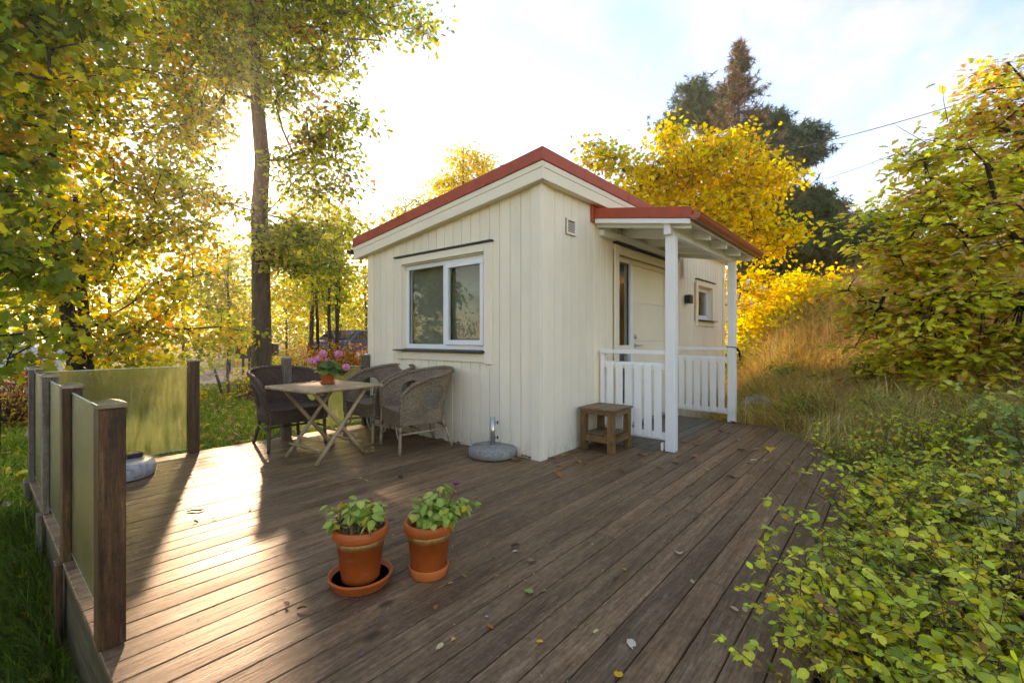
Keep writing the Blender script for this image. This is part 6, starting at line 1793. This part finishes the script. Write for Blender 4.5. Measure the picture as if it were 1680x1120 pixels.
for k, (wx, wy, r_, lab) in enumerate(((3.75, -1.55, .28, 'small green weed at the grassy edge of the curved deck'), (4.6, -2.3, .38, 'low olive weed in the dry grass above the deck'), (3.1, -2.45, .32, 'low green weed beside the shrubs at the end of the deck'), (6.2, -2.4, .45, 'leafy weed half way up the grassy bank'), (5.6, -1.1, .30, 'yellowing weed in the straw right of the porch'), (7.6, -1.6, .5, 'olive weed near the top of the grassy bank'))):
    bush('weed', lab, (wx, wy, 0), (r_, r_, r_ * 1.1), 34, 12, .05, [LIME, OLIVE, GREEN, (.30, .38, .10)], [3, 3, 3, 2], LEAF_OVAL, .06, None, M['leaf_near'], 'plant', 'weeds on the grassy bank')
# --- leaves on the lawn and hillside, too many to count
x_ = np.concatenate([rng.uniform(-5.5, -3.2, 420), rng.uniform(-4.5, 1.6, 1500), rng.uniform(3.4, 9, 500)]); y_ = np.concatenate([rng.uniform(-.6, 3.2, 420), rng.uniform(3.0, 11, 1500), rng.uniform(-5, -.1, 500)])
pp = np.column_stack([x_, y_, ground_z(x_, y_) + np.where(x_ > 3, .16, .05)]); n_ = len(pp)
V, T, C_ = scatter(*LEAF_OAK, pp, frames(rng.normal(0, .35, (n_, 3)) + np.array([0, 0, 1]), rng.normal(0, 1, (n_, 3))), rng.uniform(.05, .11, n_), vary([GOLD, ORA, RUST, YEL, TAN], n_, [3, 3, 3, 2, 1]))
q = link('lawn_leaves', mesh_np('lawn_leaves', V, T, M['dry_leaf'], C_)); tag(q, 'orange and yellow leaves strewn over lawn and grassy bank', 'leaves', kind='stuff')

# --- crumbs of leaf litter and needles on the deck, most of them caught in the gaps
n_ = 2600; rows_ = rng.integers(0, 41, n_); gy_ = 2.87 - rows_ * PITCH - BW - (PITCH - BW) / 2
ly = np.where(rng.random(n_) < .6, gy_ + rng.normal(0, .006, n_), rng.uniform(-2.25, 2.85, n_)); lx = rng.uniform(-3.05, 3.2, n_)
ok = ~((lx > -.03) & (ly > -.03)) & (lx < np.array([deck_end(v) for v in ly]) - .03); lx, ly = lx[ok], ly[ok]; n_ = len(lx)
pp = np.column_stack([lx, ly, np.full(n_, .0035)])
sc_ = np.column_stack([rng.uniform(.004, .016, n_), rng.uniform(.004, .012, n_), rng.uniform(.004, .010, n_)])
V, T, C_ = scatter(*LEAF_RHOMB, pp, frames(rng.normal(0, .25, (n_, 3)) + np.array([0, 0, 1]), rng.normal(0, 1, (n_, 3))), sc_, vary([(.45, .25, .08), (.22, .11, .04), (.60, .42, .20), (.10, .06, .03)], n_, [3, 3, 2, 2]))
q = link('leaf_litter', mesh_np('leaf_litter', V, T, M['dry_leaf'], C_)); tag(q, 'crumbs of dry leaf and needles caught between the deck boards', 'litter', kind='stuff')
n_ = 46; lx = rng.uniform(PX0 + .1, PX1, n_); ly = rng.uniform(PYF - .02, -.15, n_); pp = np.column_stack([lx, ly, np.array([pz(v, .022) for v in ly])])
V, T, C_ = scatter(*LEAF_OVAL, pp, frames(rng.normal(0, .3, (n_, 3)) + np.array([0, 0, 1]), rng.normal(0, 1, (n_, 3))), rng.uniform(.04, .08, n_), vary([GOLD, TAN, ORA], n_, [3, 2, 2]))
q = link('roof_leaves', mesh_np('roof_leaves', V, T, M['dry_leaf'], C_)); tag(q, 'yellow and tan leaves fallen on the red porch roof', 'leaves', kind='stuff')

# --- far woods all round
pts = []; sz = []
for k in range(330):
    a = rng.uniform(0, 2 * PI); r_ = rng.uniform(38, 75)
    c_ = np.array([math.cos(a) * r_, math.sin(a) * r_]); gz = float(ground_z(c_[0], c_[1])); h_t = rng.uniform(4, 8.5)
    P3 = rng.normal(0, 1, (150, 3)) * np.array([1.7, 1.7, h_t * .28]) + np.array([c_[0], c_[1], gz + h_t * .5]); pts.append(P3)
pp = np.concatenate(pts); pp[:, 2] = np.clip(pp[:, 2], ground_z(pp[:, 0], pp[:, 1]) + .1, 19.0); pp = pp[gap_keep(pp, .0)]; n_ = len(pp)
cidx = (np.arange(n_) // 150) % 7
V, T, C_ = scatter(*LEAF_RHOMB, pp, frames(rng.normal(0, 1, (n_, 3)), rng.normal(0, 1, (n_, 3))), rng.uniform(.4, .75, n_), vary([OLIVE, GREEN, DKG, GOLD, LIME, (.10, .13, .03), OLIVE], n_, None, .25, cidx))
q = link('far_wood', mesh_np('far_wood', V, T, M['leaf'], C_)); tag(q, 'distant mixed autumn woodland all around the plot', 'woods', kind='stuff')

# ================================================================ distant things
def car(name, label, loc, rz, paint):
    t = empty(name, loc, rz, label, 'car')
    prof = [(-2.1, .35), (-2.12, .75), (-1.95, .98), (-1.55, 1.02), (-1.0, 1.42), (.35, 1.46), (1.0, 1.05), (1.75, .95), (2.1, .78), (2.12, .38), (1.75, .25), (-1.8, .25)]
    mb = MB(); mb.prism(prof, -.85, .85, 'Y'); mb.build('body', paint, t, bevel=.05)
    for s_ in (-1, 1):
        gl = [(-1.42, 1.03), (-.95, 1.36), (.30, 1.40), (.85, 1.05)]
        mb = MB(); mb.prism(gl, s_ * .853 - .004, s_ * .853 + .004, 'Y'); mb.build('side_window', M['black_glass'], t)
        mb = MB(); mb.box(-2.135, -2.10, s_ * .62 - .14, s_ * .62 + .14, .72, .92); mb.build('tail_light', M['tail'], t, bevel=.01)
        for x in (-1.3, 1.35):
            mb = MB(); mb.lathe([(0, 0), (.31, 0), (.33, .03), (.33, .17), (.31, .2), (0, .2)], 20); w_ = mb.build('wheel', M['knob'], t, (x, s_ * .70 + (0 if s_ > 0 else 0), .33), rot=(-PI / 2 * s_, 0, 0))
            mb = MB(); mb.lathe([(0, .202), (.2, .202), (.19, .215), (0, .215)], 16); mb.build('rim', M['steel'], w_)
    mb = MB(); mb.prism([(-1.52, 1.06), (-1.47, 1.06), (-1.03, 1.41), (-1.08, 1.41)], -.70, .70, 'Y'); mb.build('rear_window', M['black_glass'], t)
    return t
M['black_glass'] = mat_plain('car_glass', (.02, .025, .03), .08, .6)
M['tail'] = mat_plain('tail_light', (.45, .01, .01), .2, .5)
def gpos(px_, t_, dz=0.0):
    g_ = at(px_, 553, t_); return (g_[0], g_[1], float(ground_z(g_[0], g_[1])) + dz)
cpos = gpos(590, 19.5, .05)
car('parked_car', 'dark blue parked car glimpsed behind the geranium flowers', (cpos[0], cpos[1], .02), rad(20), mat_plain('blue_paint', (.045, .065, .14), .25, .5))
cpos = gpos(-10, 13.2, .05)
car('parked_car', 'pale silver car glimpsed through leaves at the left edge', (cpos[0], cpos[1], cpos[2]), rad(-25), mat_plain('silver_paint', (.55, .57, .60), .25, .5))
def letterbox(px_, t_, label, w, h, z):
    x_, y_, z_ = gpos(px_, t_); t = empty('roadside_box', (x_, y_, z_), YAW - rad(70), label, 'box', 'black boxes by the drive')
    mb = MB(); mb.box(-.03, .03, -.03, .03, -.1, z); mb.build('stand', M['bark'], t)
    mb = MB(); mb.prism([(-w / 2, z), (w / 2, z), (w / 2, z + h), (w / 2 - .03, z + h + .05), (-w / 2 + .03, z + h + .05), (-w / 2, z + h)], -.16, .16, 'Y'); mb.build('box', M['black'], t, bevel=.01)
    mb = MB(); mb.box(-w / 2 - .02, w / 2 + .02, -.18, .18, z + h + .052, z + h + .07); mb.build('lid', M['black'], t)
    mb = MB(); mb.box(-w * .3, w * .3, -.168, -.162, z + h * .55, z + h * .66); mb.build('slot', M['tail'], t)
letterbox(399, 15.8, 'black box with red slot on a stand left of the oak trunk', .42, .42, .62)
letterbox(409, 16.0, 'smaller black box close against the oak trunk', .36, .40, .64)
letterbox(448, 16.0, 'dark box just right of the oak trunk', .34, .36, .70)
for (x0, y0, x1_, y1_, lab) in ((367, 655, 350, 612, 'leaning grey wooden stake on the lawn edge'), (375, 655, 373, 610, 'upright thin wooden stake beside the leaning one')):
    a = gpos(x0, 10.2); hgt = (y0 - y1_) / 747 * 10.2 + .05; lean_ = (x1_ - x0) / 747 * 10.2
    mb = MB(); mb.tube([(0, 0, -.1), (lean_ * .5 * _R.x, lean_ * .5 * _R.y, hgt * .5), (lean_ * _R.x, lean_ * _R.y, hgt)], [.035, .032, .028], 7)
    o = mb.build('stake', M['grey_wood'], None, a); tag(o, lab, 'stake')
# overhead wires
def wire(label, a, b, sag, r=.016):
    a, b = Vector(a), Vector(b); c0 = a.copy()
    pts = [a.lerp(b, k / 24) - Vector((0, 0, sag * 4 * (k / 24) * (1 - k / 24))) - c0 for k in range(25)]
    mb = MB(); mb.tube(pts, r, 5); o = mb.build('power_line', M['knob'], None, tuple(c0)); tag(o, label, 'power line')
wire('upper overhead wire running from the pine to the oak bush', at(1180, 262, 30), at(1640, 150, 13), .35)
wire('lower overhead wire above the dark conifers', at(1280, 312, 30), at(1600, 195, 14), .30, .013)
# house glimpsed on the ridge
hp = at(1392, 553, 32.); hz_ = CAM.z + (553 - 400) / 747 * 32
hs = empty('house', (hp[0], hp[1], float(ground_z(hp[0], hp[1]))), YAW + rad(20), 'grey house corner glimpsed between conifer and oak bush', 'house')
hb = float(ground_z(hp[0], hp[1])); zt = hz_ + 1.0 - hb
mb = MB(); mb.box(-2.5, 2.5, -3, 3, -1, zt); mb.build('wall', mat_plain('grey_wall', (.16, .16, .17), .7, .3), hs)
mb = MB(); mb.prism([(-2.9, zt - .1), (2.9, zt - .1), (0, zt + 1.3)], -3.3, 3.3, 'Y'); mb.build('roof', M['black'], hs)
for y0 in (-1.8, .8):
    mb = MB(); mb.box(-2.55, -2.5, y0, y0 + 1.0, zt - 1.6, zt - .5); w_ = mb.build('window', M['white_plastic'], hs)
    mb = MB(); mb.box(-2.56, -2.551, y0 + .1, y0 + .9, zt - 1.5, zt - .6); mb.build('pane', M['black_glass'], w_)
# boulder at the edge of the grass
bm = bmesh.new(); bmesh.ops.create_icosphere(bm, subdivisions=3, radius=1)
for v in bm.verts:
    k = 1 + .18 * math.sin(v.co.x * 3.1 + 1) * math.cos(v.co.y * 2.7) + .08 * math.sin(v.co.z * 7 + v.co.x * 5); v.co = Vector((v.co.x * .32 * k, v.co.y * .24 * k, v.co.z * .11 * k))
me = bpy.data.meshes.new('boulder'); bm.to_mesh(me); bm.free(); me.materials.append(mat_plain('lichen_stone', (.34, .31, .28), .9, .2, 0, 8, .3, .4))
me.polygons.foreach_set('use_smooth', [True] * len(me.polygons))
bx_ = at(1242, 553, 7.0); o = link('boulder', me, None, (bx_[0], bx_[1], float(ground_z(bx_[0], bx_[1])) + .03)); tag(o, 'pale lichen boulder in the dry grass right of the far porch post', 'boulder')

# --- haze volume added for the warm glow round the low sun
mt = bpy.data.materials.new('glow_haze'); mt.use_nodes = True; mt.node_tree.nodes.clear()
o_ = mt.node_tree.nodes.new('ShaderNodeOutputMaterial'); pv = mt.node_tree.nodes.new('ShaderNodeVolumePrincipled')
pv.inputs['Color'].default_value = (.98, .96, .92, 1); pv.inputs['Density'].default_value = .0012; pv.inputs['Anisotropy'].default_value = .78
mt.node_tree.links.new(pv.outputs[0], o_.inputs['Volume'])
mb = MB(); mb.box(-190, 190, -190, 190, -6, 21); q = mb.build('haze', mt); tag(q, 'added haze giving a warm sun glow over the whole garden', 'haze', kind='stuff')
